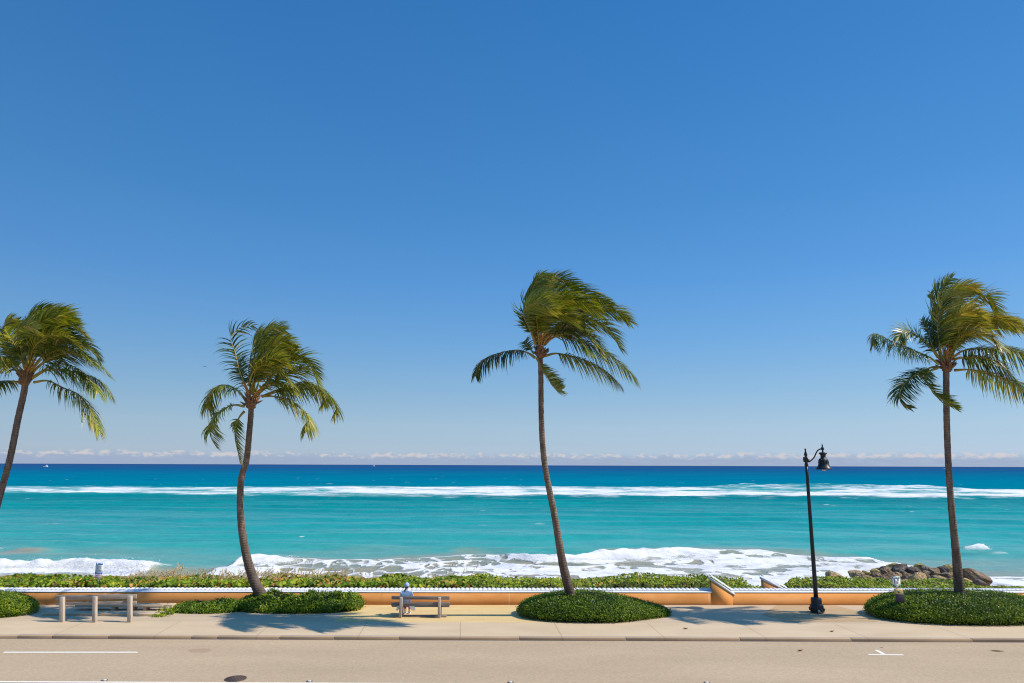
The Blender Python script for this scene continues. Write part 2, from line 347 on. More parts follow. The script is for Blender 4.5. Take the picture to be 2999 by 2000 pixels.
# low bank of fair-weather cloud on the horizon: grey-violet body, cream tops
body = wt.mr(el, wt.ma('ADD', .011, wt.ma('MULTIPLY', topn, .016)), wt.ma('ADD', .001, wt.ma('MULTIPLY', topn, .012)), 0, .8)
skyc2 = wt.mix(wt.ma('MULTIPLY', body, wt.mr(puff2, .25, .6, .65, 1)), skyc, skl((154, 169, 197)))
mid = wt.ma('ADD', .0135, wt.ma('MULTIPLY', wt.ma('SUBTRACT', topn, .5), .012))
band = wt.mr(wt.ma('ABSOLUTE', wt.ma('SUBTRACT', el, mid)), .0005, .0075, 1, 0)
big = wt.noise(cvec(9, 60), 1.0, 3, .6); tops = wt.mr(wt.ma('ADD', wt.ma('ADD', puff, wt.ma('MULTIPLY', big, .5)), wt.ma('MULTIPLY', band, .22)), .89, 1.06, 0, .6)
skyc3 = wt.mix(wt.ma('MULTIPLY', tops, band), skyc2, skl((222, 211, 206)))
wt.put(bg.inputs['Color'], skyc3); bg.inputs['Strength'].default_value = .10
L = bpy.data.lights.new('sun', 'SUN'); L.energy = 4.6; L.angle = math.radians(.5); L.color = (1, .93, .83)
so = bpy.data.objects.new('sun', L); link(so); so.rotation_mode = 'QUATERNION'; so.rotation_quaternion = (-S).to_track_quat('-Z', 'Y'); so.location = (30, -10, 40)
cd = bpy.data.cameras.new('camera'); cam = bpy.data.objects.new('camera', cd); link(cam); SC.camera = cam
cd.sensor_width = 36; cd.sensor_fit = 'HORIZONTAL'; cd.lens = F_PX/2999*36; cd.clip_start = .1; cd.clip_end = 120000
cam.matrix_world = Matrix(((CR[0], CU[0], -CF[0], 0), (CR[1], CU[1], -CF[1], 0), (CR[2], CU[2], -CF[2], CAMZ), (0, 0, 0, 1)))
SC.cycles.filter_width = 1.15
SC.view_settings.view_transform = 'Standard'; SC.view_settings.look = 'None'; SC.view_settings.exposure = EXPO; SC.view_settings.gamma = 1
# ------------------------------------------------------------------ the sea
SEA = -4.0
def curve_y(pts, z=SEA+.4):
    P = np.array([at(u, v, z)[:2] for u, v in pts]); o = np.argsort(P[:, 0]); return P[o, 0], P[o, 1]
def Xof(u, v, z=SEA): return float(at(u, v, z)[0])
def build_sea():
    ys = [50.0]
    while ys[-1] < 60000:
        y = ys[-1]; ys.append(y+(.22 if y < 92 else .36 if y < 140 else .75 if y < 345 else (y*.035)))
    ys = np.array(ys); s = np.linspace(-1, 1, 660)
    Y = np.repeat(ys[:, None], len(s), 1); X = s[None, :]*(24+.86*Y)
    # swell: long crests parallel to the shore, slightly wandering
    wob = (fbm(X/48, Y/40, 3)-.5)*34; amp = sstep(62, 95, Y)*(1-sstep(330, 700, Y))
    ph = (Y+wob)/17.0; sw = np.sin(2*math.pi*ph); sw = .5*(1+sw); H = amp*(.46*sw**2.2)*(.4+.9*fbm(X/45, Y/22, 8))
    ph2 = (Y+wob*.6+X*.05)/7.3; H += amp*.09*np.sin(2*math.pi*ph2)
    chop = sstep(52, 70, Y)*(1-sstep(250, 420, Y)); H += chop*(.12*(fbm(X/2.6, Y/1.5, 21, 3)-.5)+.14*(fbm(X/7, Y/3.2, 25, 3)-.5))
    # water colour by depth of water over sand
    stops = [(50, (150, 142, 122)), (66, (140, 148, 136)), (72, (104, 166, 156)), (80, (70, 170, 164)), (95, (44, 168, 163)), (125, (20, 157, 158)),
             (170, (4, 144, 150)), (225, (0, 132, 143)), (300, (0, 126, 150)), (420, (0, 122, 156)), (700, (6, 114, 152)), (1500, (24, 94, 144)), (4000, (40, 86, 138)), (60000, (44, 82, 132))]
    ly = np.log([a for a, _ in stops]); lin = np.array([s2l(c) for _, c in stops])*np.array([.70, .70, .61])
    yy = np.log(np.maximum(Y+(fbm(X/38, Y/16, 5)-.5)*.24*Y*(1-.4*sstep(300, 2000, Y)), 50)); C = np.stack([np.interp(yy, ly, lin[:, k]) for k in range(3)], -1)
    dark = np.clip((1-sw)*amp, 0, 1)[..., None]*.09; C = C*(1-dark)+dark*np.array([0., .17, .185])  # swell troughs darkened in the colour, imitating shade on the wave slopes
    D = np.zeros_like(Y); LACE = np.zeros_like(Y); sand = np.zeros_like(Y)
    def cells(cx_, cy_, seed):                             # Worley cells: nearest and second-nearest distance
        nr = int(np.searchsorted(ys, 100)); x_, y_ = X[:nr]/cx_, Y[:nr]/cy_
        x_ = x_+(fbm(X[:nr]/3.2, Y[:nr]/5, seed+1, 3)-.5)*1.3; y_ = y_+(fbm(X[:nr]/3.2, Y[:nr]/5, seed+2, 3)-.5)*1.3
        ix, iy = np.floor(x_), np.floor(y_); f1 = np.full(x_.shape, 9.); f2 = f1.copy()
        for i in (-1, 0, 1):
            for j in (-1, 0, 1):
                px, py = ix+i+hash2(ix+i, iy+j, seed), iy+j+hash2(ix+i, iy+j, seed+5); d = np.hypot(px-x_, py-y_)
                f2 = np.where(d < f1, f1, np.minimum(f2, d)); f1 = np.minimum(f1, d)
        A, B = np.full_like(X, 9.), np.full_like(X, 9.); A[:nr] = f1; B[:nr] = f2-f1; return A, B
    w1, e1 = cells(2.6, 5.2, 131); w2, e2 = cells(1.2, 2.3, 141)
    net = np.maximum(np.clip(1-e1/.34, 0, 1), .72*np.clip(1-e2/.40, 0, 1)*(fbm(X/4, Y/6, 151) > .42))
    lump = fbm(X/1.5, Y/1.1, 31, 5); lump2 = fbm(X/6, Y/5, 33, 4)
    # foam edge of the shore break
    ex, ey = curve_y([(720, 1636), (790, 1631), (890, 1632), (1000, 1632), (1100, 1628), (1250, 1620), (1400, 1613), (1480, 1620), (1560, 1627), (1680, 1627), (1780, 1615), (1880, 1610),
                      (2080, 1607), (2200, 1607), (2300, 1612), (2390, 1620), (2470, 1624), (2540, 1623), (2585, 1633), (2635, 1645), (2710, 1655), (2790, 1665), (2850, 1672), (3000, 1677), (3300, 1686)])
    E = np.interp(X, ex, ey)+(fbm(X/5, Y*0, 41, 4)-.5)*2.4
    sh = E-Y                                               # metres shoreward of the edge
    xa, xb, xc, xd = Xof(728, 1640), Xof(890, 1645), Xof(1420, 1640), Xof(1560, 1640)
    on = sstep(xa-.6, xa+.6, X)
    ins = sstep(-.2, 1.2, sh)*on
    white = sstep(xc, xd, X); base = .60+.13*white
    big = fbm(X/14, Y/9, 153, 3)
    hole = (1-sstep(.16, .34, w1))*sstep(.42, .54, fbm(X/9, Y/5, 155, 3))
    streak = sstep(.47, .60, fbm(X/2.6, Y/2.4, 157, 5))
    dl = np.clip(.16+.78*net**.75+.30*(big-.45), 0, 1); dw = np.clip(.86-.55*hole-.52*streak+.16*net, .1, 1)
    D = np.maximum(D, ins*(dl*(1-white)+dw*white))
    back = np.exp(-((sh-1.6)/1.5)**2)*on*(1-sstep(Xof(2380, 1625), Xof(2540, 1630), X))
    brk = (1-sstep(xb-3, xb+1.5, X))+sstep(Xof(1440, 1640), Xof(1540, 1640), X)*(1-sstep(Xof(1900, 1630), Xof(2120, 1630), X))
    H += back*(.16+.62*brk)*(.6+.45*lump+.4*fbm(X/1.4, Y/1.3, 36, 2))
    D = np.maximum(D, np.exp(-((sh-2.2)/1.9)**2)*on*(.25+.80*brk)); D = np.maximum(D, (np.exp(-((sh-.8)/.7)**2)*on*.82))
    sand = np.maximum(sand, sstep(-7, 3, sh+(lump2-.5)*9)*on*.9)
    # a second spent front inside the white water
    sec = np.exp(-((sh-7.0-3*(fbm(X/9, Y*0, 44)-.5))/1.1)**2)*on; H += sec*.22; D = np.maximum(D, sec*(.45+.45*lump2))
    # big breaker on the left
    x0, x1 = Xof(-700, 1665), Xof(497, 1665); cy = 70.0+(fbm(X/8, Y*0, 51, 3)-.5)*2.2-1.0*sstep(x1-9, x1, X)
    onL = 1-sstep(x1-2.2, x1+.3, X); t = Y-cy
    prof = np.where(t < 0, np.exp(-(t/1.05)**2), np.exp(-(t/2.6)**2))
    spk = fbm(X/1.3, Y/1.2, 35, 2); H += onL*prof*(.34+.75*lump+.5*spk)*1.02+(1-onL)*prof*.30*(1-sstep(x1+9, x1+16, X))
    D = np.maximum(D, onL*sstep(-2.6, -1.4, t)*(1-sstep(.8, 2.6, t))*1.0); D = np.maximum(D, onL*sstep(-4.5, -2.4, t)*(1-sstep(-2, 0, t))*.62)
    D = np.maximum(D, onL*sstep(1.0, 2, t)*(1-sstep(2.5, 5.5, t))*.42)
    sand = np.maximum(sand, (1-sstep(xa-1, xa+1, X))*(1-sstep(66, 71, Y+(lump2-.5)*5))*.9)
    for ua, ub, v in ((-200, 78, 1604), (70, 222, 1607)):      # two sandy crests behind it
        a, b = Xof(ua, v), Xof(ub, v); cyy = at((ua+ub)/2, v, SEA+.3)[1]-.012*(X-(a+b)/2)**2*.4
        m = sstep(a-1, a+2, X)*(1-sstep(b-3, b+.6, X)); g = np.exp(-((Y-cyy)/1.5)**2)*m
        H += g*.55; sand = np.maximum(sand, m*np.exp(-((Y-cyy+2)/3.2)**2)*.95); D = np.maximum(D, np.exp(-((Y-cyy-.4)/.5)**2)*m*.55)
        D = np.maximum(D, np.exp(-((Y-cyy+5)/2.4)**2)*m*.33)
    sand = np.maximum(sand, (fbm(X/16, Y/7, 61)-.35)*1.6*(1-sstep(80, 98, Y))*sstep(60, 66, Y)*.55)
    a, b = Xof(2822, 1613), Xof(2898, 1613); cyy = at(2860, 1612, SEA)[1]; m = sstep(a-1.0, b, X)**.6*sstep(a-1, a+.5, X)*(1-sstep(b-.5, b+.1, X)); g = np.where(Y < cyy, np.exp(-((Y-cyy)/.8)**2), np.exp(-((Y-cyy)/2.0)**2))
    H += g*m*.75*(.35+1.2*lump); D = np.maximum(D, m*np.exp(-((Y-cyy+.2)/.8)**2)*(.5+.6*lump)); D = np.maximum(D, m*np.exp(-((Y-cyy+4)/3)**2)*.16)
    a, b = Xof(100, 1541), Xof(200, 1541); cyy = at(150, 1541, SEA)[1]; D = np.maximum(D, sstep(a, a+4, X)*(1-sstep(b-4, b, X))*np.exp(-((Y-cyy)/.8)**2)*.55)
    # outer bar: long band of white water
    bx, by = curve_y([(-400, 1424), (0, 1425), (700, 1427), (1000, 1426), (1500, 1426), (2000, 1427), (2300, 1428), (2600, 1431), (3000, 1434), (3400, 1436)], SEA)
    fx, fy = curve_y([(-400, 1451), (0, 1455), (300, 1456), (700, 1459), (1000, 1459), (1250, 1456), (1500, 1457), (2000, 1458), (2400, 1458), (2700, 1460), (3000, 1460), (3400, 1461)], SEA)
    Yb = np.interp(X, bx, by)+(fbm(X/40, Y*0, 71)-.5)*14; Yf = np.interp(X, fx, fy)+(fbm(X/16, Y*0, 73, 4)-.5)*7
    q = (Y-Yf)/(Yb-Yf); bd = np.interp(X, [-260, -140, -40, 60, 160, 260], [.45, .51, .64, .72, .80, .86])
    fband = sstep(-.03, .06, q)*(1-sstep(.85, 1.12, q)); mr_ = sstep(Xof(1900, 1425), Xof(2150, 1425), X)*(1-sstep(Xof(2650, 1428), Xof(2800, 1430), X)); D = np.maximum(D, fband*(bd+(fbm(X/22, Y/16, 75)-.5)*.5-.34*mr_*sstep(.3, .45, q)))
    D = np.maximum(D, np.exp(-((q-.06)/.10)**2)*np.clip(bd+.22, 0, 1)*sstep(-160, 20, X))
    tint = (fband*.5)[..., None]; C = C*(1-tint)+tint*np.array(s2l((70, 178, 172)))*.68
    H += np.exp(-((q-.08)/.13)**2)*.55*(.5+lump2); H += np.exp(-((Y-Yf-2)/8)**2)*.55*(.6+.8*fbm(X/60, Y*0, 77))
    dk = (np.exp(-((Y-Yf+11)/9)**2)*.6)[..., None]; C = C*(1-dk)+dk*np.array(s2l((0, 128, 136)))*.6
    m = sstep(Xof(1950, 1425), Xof(2200, 1425), X)*(1-sstep(Xof(2620, 1428), Xof(2780, 1430), X))
    rq = Y-(Yb-4+(fbm(X/30, Y*0, 79)-.5)*12); ridge = np.where(rq < 0, np.exp(-(rq/8)**2), np.exp(-(rq/6)**2))
    H += m*ridge*1.75*(.55+.75*fbm(X/11, Y/14, 81)); D = np.maximum(D, m*np.exp(-((rq-1)/3.0)**2)*(.5+.6*fbm(X/9, Y/9, 83, 3))); D = np.maximum(D, m*np.exp(-((rq+6)/6)**2)*.42)
    # little whitecaps
    wc = fbm(X/5, Y/2.2, 91, 4); D = np.maximum(D, sstep(.74, .82, wc)*.33*sstep(85, 110, Y)*(1-sstep(400, 800, Y)))
    sc = (np.clip(sand, 0, 1)*(1-sstep(100, 120, Y)))[..., None]*.85
    C = C*(1-sc)+sc*np.array(s2l((176, 156, 122)))*.66
    Z = SEA+H*sstep(50, 58, Y)
    ny, nx = X.shape; idx = np.arange(ny*nx).reshape(ny, nx)
    F = np.stack([idx[:-1, :-1], idx[:-1, 1:], idx[1:, 1:], idx[1:, :-1]], -1).reshape(-1, 4)
    V = np.stack([X, Y, Z], -1).reshape(-1, 3)
    foam = np.stack([np.clip(D, 0, 1), np.clip(LACE, 0, 1), np.clip(Y/1000, 0, 1)], -1).reshape(-1, 3)
    o = mesh('sea', V, F, M_SEA, col={'water': C.reshape(-1, 3), 'foam': foam}, smooth=True)
    tag(o, kind='structure')
build_sea()
def spray():
    P = []
    def burst(u0, u1, v, n, hh, yy=0):
        for i in range(n):
            u = random.uniform(u0, u1); p = at(u, v, SEA+.75); k = fbm(np.array([p[0]/1.6]), np.array([3.3]), 35, 2)[0]
            P.append((p[0]+random.gauss(0, .15), p[1]+yy+random.gauss(0, .35), SEA+.55+abs(random.gauss(0, hh))*k*1.7, random.uniform(.012, .045)))
    burst(-250, 462, 1656, 4800, .40); burst(735, 930, 1644, 1300, .30); burst(1500, 2100, 1633, 2600, .25); burst(2830, 2908, 1606, 350, .22, .4)
    V = []; F = []
    for x, y, z, q in P:
        b = len(V); V += [(x+q, y, z-q*.6), (x-q*.6, y+q*.9, z-q*.6), (x-q*.6, y-q*.9, z-q*.6), (x, y, z+q)]; F += [[b, b+1, b+3], [b+1, b+2, b+3], [b+2, b, b+3], [b, b+2, b+1]]
    tag(mesh('sea_spray', np.array(V), np.array(F), plain('spray_white', (.68, .68, .67), .9, .05, .03)), 'white droplets of spray flying off the breaking wave crests', 'sea spray', None, 'stuff')
spray()
# ------------------------------------------------------------------ ground
def sheet(name, poly, z, m, n=1):
    o = mesh(name, [(x, y, z) for x, y in poly], [list(range(len(poly)))], m); return tag(o, kind='structure')
KA, KB = at(0, 1858), at(2999, 1870)
def ky(x): return KA[1]+(KB[1]-KA[1])*(x-KA[0])/(KB[0]-KA[0])*.55-.1
WA, WB = at(100, 1771), at(2540, 1772)
def wy(x): return WA[1]+(WB[1]-WA[1])*(x-WA[0])/(WB[0]-WA[0])
EX = 75.0
RZ = -.13
sheet('road', [(-EX, -3), (EX, -3), (EX, ky(EX)), (-EX, ky(-EX))], RZ, M_ASPH)
tag(mesh('ground', [(-400, -60, -.4), (400, -60, -.4), (400, -3.02, -.4), (-400, -3.02, -.4)], [[0, 1, 2, 3]], M_BEACH), kind='structure')
SW0, SW1 = at(100, 1823)[1], at(2540, 1823)[1]
def sy(x): return 29.38
kb = MB(); x = -EX
cuts = [-EX]+sorted(float(at(u, 1862)[0]) for u in (45, 148, 315, 560, 637, 820, 980, 1170, 1520, 1830, 2160, 2480, 2826))+[EX]
for a, b in zip(cuts[:-1], cuts[1:]):
    kb.prism([(a+.004, ky(a), RZ), (b-.004, ky(b), RZ), (b-.004, ky(b)+.006, -.012), (a+.004, ky(a)+.006, -.012)], (0, .16, .008))
kerb = tag(mesh('kerb', np.array(kb.v), kb.f, M_KERB), kind='structure'); bv = kerb.modifiers.new('Bevel', 'BEVEL'); bv.width = .018; bv.segments = 2; bv.limit_method = 'ANGLE'
def strip(name, x0, x1, f0, f1, z, m, n=40):
    xs = np.linspace(x0, x1, n); V = [(x, f0(x), z) for x in xs]+[(x, f1(x), z) for x in xs]
    return tag(mesh(name, V, [[i, i+1, n+i+1, n+i] for i in range(n-1)], m), kind='structure')
strip('sidewalk', -EX, EX, lambda x: ky(x)+.155, sy, 0, M_WALK)
XL, XR = float(at(1000, 1800)[0]), float(at(1790, 1790)[0])
strip('pavement', -EX, XL, sy, lambda x: wy(x)+.1, 0, M_PAVE); strip('pavement', XR, EX, sy, lambda x: wy(x)+.1, 0, M_PAVE)
strip('sand_path', XL, XR, sy, lambda x: wy(x)+.1, -.002, M_SANDP)
tp = [at(2275, 1772)[:2], at(2440, 1772)[:2], at(2600, 1812)[:2], at(2560, 1822)[:2], at(2300, 1822)[:2], at(2230, 1800)[:2]]
sheet('tan_patch', tp, .004, M_TAN)
# dune and beach behind the wall, dropping to the water line
xs = np.linspace(-110, 110, 120); yv = np.concatenate([np.linspace(0, 6, 10), np.linspace(7, 40, 34)])
V = []
for t in yv:
    for x in xs:
        y = wy(np.clip(x, -40, 40))+.3+t
        z = .18-.55*max(0, t-2.6)*.62 if t < 6 else -1.0-(t-6)*.155
        z = .18 if t < 2.4 else .18-(t-2.4)*.26 if t < 8 else max(-5.6, .18-5.6*.26-(t-8)*.215)
        if 29 < x < 47 and 54 < y < 70: z = max(z, -4.25)
        V.append((x, y, z+.05*math.sin(x*1.3+t)))
n = len(xs); Fq = [[r*n+i, r*n+i+1, (r+1)*n+i+1, (r+1)*n+i] for r in range(len(yv)-1) for i in range(n-1)]
tag(mesh('beach', V, Fq, [M_SOIL, M_BEACH], midx=[0 if r < 14 else 1 for r in range(len(yv)-1) for i in range(n-1)], smooth=True), kind='structure')
# ------------------------------------------------------------------ road markings
def mark(name, pts, z, label=None, cat=None):
    P = [at(u, v, z) for u, v in pts]; o = mesh(name, [(p[0], p[1], z) for p in P], [list(range(len(P)))[::-1]], M_WHITE); tag(o, kind='structure'); return o
mark('road_marking', [(12, 1908.3), (400, 1908.3), (405, 1911.5), (8, 1911.5)], RZ+.004)
mark('road_marking', [(2545, 1915.5), (2644, 1916.3), (2648, 1919), (2541, 1918)], RZ+.004)
mark('road_marking', [(2560, 1903.4), (2571, 1903.2), (2594, 1914.8), (2582, 1915.6)], RZ+.0045)
la, lb = at(0, 1996.5, RZ), at(970, 2001.2, RZ); sl_ = (lb[1]-la[1])/(lb[0]-la[0])
tag(mesh('road_marking', [(x, la[1]+sl_*(x-la[0])+o, RZ+.004) for x, o in ((-EX, -.06), (EX, -.06), (EX, .06), (-EX, .06))], [[0, 1, 2, 3]], M_WHITE), kind='structure')
# ------------------------------------------------------------------ round drain cover
p = at(690, 1988, RZ); r = 31*mpp(p)
t = thing('drain_cover', (p[0], p[1], RZ), 'round rusty iron drain cover with a lattice of holes set in the road', 'drain cover')
mb = MB(); mb.lathe(p[0], p[1], [(r*.995, RZ+.002), (r*.995, RZ+.012), (r*.9, RZ+.014), (r*.9, RZ+.006)], 40); child('rim', mb, M_IRON, t)
mb = MB(); mb.lathe(p[0], p[1], [(r*.9, RZ+.001), (r*.9, RZ+.005)], 36); child('dark_disc', mb, M_PITDARK, t)  # flat near-black disc; the drain's darkness is put into its colour
mb = MB()
for k in range(-3, 4):
    for ang in (.6, .6+math.pi/2):
        d = k*r*.25; hl = math.sqrt(max(.01, (r*.9)**2-d*d)); c, s_ = math.cos(ang), math.sin(ang); zz = RZ+.013-(.002 if ang > 1 else 0)
        mb.box(p[0]-s_*d-hl, p[0]-s_*d+hl, p[1]+c*d-.022, p[1]+c*d+.022, RZ+.006, zz, ang)
child('lattice', mb, M_IRON, t)
for u, v, lab in ((306, 1992, 'small raised white road reflector by the lane line, well left of the drain cover'), (906, 1995, 'small raised white road reflector by the lane line, just right of the drain cover'),
                  (1495, 1998, 'small raised white road reflector in the middle of the bottom edge'), (2070, 1999, 'small raised white road reflector furthest right by the lane line')):
    p = at(u, v, RZ); t = thing('road_reflector', (p[0], p[1], RZ), lab, 'reflector', 'reflectors along the lane line')
    mb = MB(); V = [(p[0]+a*.062*k, p[1]+b*.048*k, RZ+zz) for zz, k in ((.003, 1), (.022, .55)) for a, b in ((-1, -1), (1, -1), (1, 1), (-1, 1))]
    mb.add(V, [[3, 2, 1, 0], [4, 5, 6, 7], [0, 1, 5, 4], [1, 2, 6, 5], [2, 3, 7, 6], [3, 0, 4, 7]]); child('lens', mb, M_REFL, t)
    mb = MB(); mb.lathe(p[0], p[1], [(.10, RZ+.001), (.095, RZ+.005)], 20); child('base_plate', mb, M_IRON, t)
# ------------------------------------------------------------------ sea wall with tiled white coping
CZ = float(aty(1500, 1735, wy(0))[2])                      # underside of the coping
def scallop(mb, a, b, w0, w1, n, h, thick=.42):            # half-round tiles across the wall from a to b (front edge points), top of slab
    a = np.array(a, float); b = np.array(b, float)
    for i in range(n):
        c = a+(b-a)*((i+.5)/n); e = (b-a)/n*.5; k = 7
        up = np.array([0, 0, h*(.93+.14*random.random())]); ring = []
        for j in range(k):
            th = math.pi*j/(k-1); ring.append(c-e*math.cos(th)*1.02+up*(math.sin(th)**1.5*.55+.35))
        V = [q+np.array([0, w0+.75*(q[2]-c[2]), 0]) for q in ring]+[q+np.array([0, w1, 0]) for q in ring]
        F = [list(range(k))]+[list(range(2*k-1, k-1, -1))]+[[j, k+j, k+j+1, j+1] for j in range(k-1)]; mb.add(V, F)
G1, G2 = float(at(2084, 1768)[0]), float(at(2143, 1768)[0])
wall = thing('seawall', (0, wy(0), 0), 'long low orange stucco seawall with scalloped white tile coping', 'wall')
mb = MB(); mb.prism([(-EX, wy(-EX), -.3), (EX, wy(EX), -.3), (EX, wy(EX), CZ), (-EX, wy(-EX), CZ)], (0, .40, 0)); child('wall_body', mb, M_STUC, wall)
mb = MB(); mb.prism([(-EX, wy(-EX)-.006, CZ), (EX, wy(EX)-.006, CZ), (EX, wy(EX)-.006, CZ+.02), (-EX, wy(-EX)-.006, CZ+.02)], (0, .43, 0))
mb.add([(-EX, wy(-EX)-.006, CZ+.021), (EX, wy(EX)-.006, CZ+.021), (EX, wy(EX)+.06, CZ+.075), (-EX, wy(-EX)+.06, CZ+.075), (-EX, wy(-EX)+.42, CZ+.075), (EX, wy(EX)+.42, CZ+.075), (EX, wy(EX)+.42, CZ+.021), (-EX, wy(-EX)+.42, CZ+.021)], [[0, 1, 2, 3], [3, 2, 5, 4], [4, 5, 6, 7]])
nt = int(2*EX/.205); scallop(mb, (-EX, wy(-EX), CZ+.056), (EX, wy(EX), CZ+.062), .05, .41, nt, .10)
child('coping', mb, M_CAP, wall)
def cheek(lab, Pw, depth_shift, full):
    # sloping stair wall: tall at its left, falling to the seawall's coping at its right
    y = wy(Pw[0][0])+depth_shift; x0, x1 = Pw[0][0], Pw[1][0]; zt = Pw[0][2]; zb = Pw[1][2]
    t = thing('stair_wall', (x0, y, 0), lab, 'wall', 'sloping stair walls')
    mb = MB(); mb.prism([(x0, y, -.3), (x1, y, -.3), (x1, y, zb), (x0, y, zt)], (0, .36, 0)); child('wall_body', mb, M_STUC, t)
    mb = MB(); dx = .05; sl = (zb-zt)/(x1-x0); yy = y-.008
    mb.prism([(x0-dx, yy, zt+.003), (x1+dx*2, yy, zb+sl*dx*2+.003), (x1+dx*2, yy, zb+sl*dx*2+.11), (x0-dx, yy, zt+.11)], (0, .40, 0))
    
    n = 7
    scallop(mb, (x0, yy, zt+.105), (x1, yy, zb+.105), .03, .38, n, .16); child('coping', mb, M_CAP, t)
yA = wy(G1)-.012
cheek('sloping orange stair wall with white tile coping, reaching down to the pavement', [aty(2084, 1699, yA), aty(2145, 1740, yA)], -.012, True)
yB = wy(G2)+.75
cheek('sloping orange stair wall behind the coping, nearer the black lamp post', [aty(2237, 1699, yB), aty(2309, 1735, yB)], .75, False)
# ------------------------------------------------------------------ bench on the sand
bl, br = at(1172.9, 1809), at(1286.3, 1809); Yb = float(bl[1]); k = mpp(bl)
hp = float(aty(1172.9, 1749, Yb)[2]); bc = (bl+br)/2
bench = thing('park_bench', (bc[0], Yb, 0), 'weathered grey timber bench on the yellow sand facing the sea', 'bench')
for q in (bl, br):
    mb = MB(); mb.box(q[0]-.058, q[0]+.058, Yb-.058, Yb+.058, -.02, hp, jit=.004); child('post', mb, M_POST, bench, bevel=.008)
    mb = MB(); mb.box(q[0]-.05, q[0]+.05, Yb+.40, Yb+.49, -.02, .40, jit=.004); child('leg', mb, M_POST, bench, bevel=.008)
    mb = MB(); mb.box(q[0]-.045, q[0]+.045, Yb+.06, Yb+.399, .30, .40, jit=.003); child('seat_support', mb, M_WOOD, bench, bevel=.006)
xa_, xb_ = float(aty(1145.6, 1760, Yb)[0]), float(aty(1316, 1760, Yb)[0])
za, zb_ = [float(aty(1230, v, Yb+.06)[2]) for v in (1756, 1746.5)]
mb = MB(); mb.box(xa_, xb_, Yb+.06, Yb+.10, za, zb_, jit=.006); child('back_plank', mb, M_WOOD, bench, bevel=.006)
za, zb_ = [float(aty(1230, v, Yb+.06)[2]) for v in (1774.5, 1764)]
mb = MB(); mb.box(xa_, xb_+.01, Yb+.06, Yb+.10, za, zb_, jit=.006); child('back_plank', mb, M_WOOD, bench, bevel=.006)
for j in range(3):
    mb = MB(); mb.box(xa_+.01, xb_-.01, Yb+.105+j*.15, Yb+.24+j*.15, .402, .445, jit=.005); child('seat_plank', mb, M_WOOD, bench, bevel=.006)
mb = MB(); mb.box(float(at(1178, 1806)[0]), float(at(1308, 1806)[0]), Yb+.10, Yb+.36, -.01, .05, jit=.005); child('foot_board', mb, M_WOOD, bench, bevel=.006)
# ------------------------------------------------------------------ timber railing and low steps on the left
rp = [at(u, v) for u, v in ((182, 1821.3), (277.3, 1822), (380.2, 1822))]
rail = thing('timber_railing', (rp[1][0], rp[1][1], 0), 'weathered timber railing with three posts and two rails beside low concrete steps', 'railing')
for q, vt in zip(rp, (1748, 1747, 1745)):
    ut = 1499.5+F_PX*float((q-CP).dot(CR)/(q-CP).dot(CF)); tp_ = aty(ut, vt, q[1]); h = float(tp_[2]); sx = float(tp_[0]-q[0])*.9; mb = MB(); mb.box(q[0]-.075, q[0]+.075, q[1]-.075, q[1]+.075, -.02, h, jit=.006); mb.v = [(a+sx*max(0, c)/h, b, c) for a, b, c in mb.v]; child('post', mb, M_POST, rail, bevel=.01)
yr = rp[1][1]+.08
for va, vb in ((1755, 1741.5), (1771, 1761.5)):
    A, B = aty(163.5, (va+vb)/2+2, yr), aty(398.5, (va+vb)/2-1.2, yr); hh = (va-vb)/2*mpp(rp[1])*.93
    mb = MB(); mb.prism([(A[0], yr, A[2]-hh), (B[0], yr, B[2]-hh), (B[0], yr, B[2]+hh), (A[0], yr, A[2]+hh)], (0, .06, 0)); child('rail', mb, M_RAIL, rail, bevel=.008)
sa, sb, s2, s3 = at(215, 1789), at(481, 1789), at(120, 1804), at(461, 1804)
stp = thing('low_steps', (sb[0], sb[1], 0), 'pair of low concrete steps behind the timber railing', 'steps')
mb = MB(); mb.box(sa[0], sb[0]-.1, sb[1], sb[1]+.42, .16, .24, jit=.01); child('upper_slab', mb, M_PAVE, stp, bevel=.012)
mb = MB(); mb.box(s2[0], s3[0], s3[1], s3[1]+.38, -.01, .085, jit=.01); child('lower_slab', mb, M_PAVE, stp, bevel=.012)
for u in (308, 366, 404, 470):
    q = at(u, 1796); mb = MB(); mb.box(q[0]-.07, q[0]+.07, sb[1]+.03, sb[1]+.36, -.01, .158); child('support', mb, M_PAVE, stp, bevel=.01)
mb = MB(); mb.box(sb[0]-.09, sb[0]+.28, sb[1]+.1, sb[1]+.5, -.01, .235, jit=.01); child('end_block', mb, M_WALK, stp, bevel=.012)
# ------------------------------------------------------------------ lamp post
lp = at(2393, 1794); lx, ly_ = float(lp[0]), float(lp[1]); lk = mpp(lp)
lamp = thing('street_lamp', (lx, ly_, 0), 'tall black cast lamp post with bell shade hanging from a curved arm', 'street lamp')
def LZ(v, u=2380): return float(aty(u, v, ly_)[2])
pf = [(18, 1794), (18, 1790), (19.2, 1781), (19, 1773), (17.2, 1770), (15.2, 1767), (15.4, 1758), (14.6, 1751.5), (12.5, 1750), (7, 1749)]
mb = MB(); mb.lathe(lx, ly_, [(r*lk, max(0, LZ(v, 2392))) for r, v in pf], 28); base = child('lamp_base', mb, M_LAMP, lamp, smooth=False, bevel=.01)
for a in range(8):
    mb = MB(); th = a*math.pi/4+.2; mb.tube([(lx+16.5*lk*math.cos(th), ly_+16.5*lk*math.sin(th), .22), (lx+19.6*lk*math.cos(th), ly_+19.6*lk*math.sin(th), .18), (lx+19.8*lk*math.cos(th), ly_+19.8*lk*math.sin(th), .07)], [.03, .05, .02], 8); child('base_ornament', mb, M_LAMP, base)
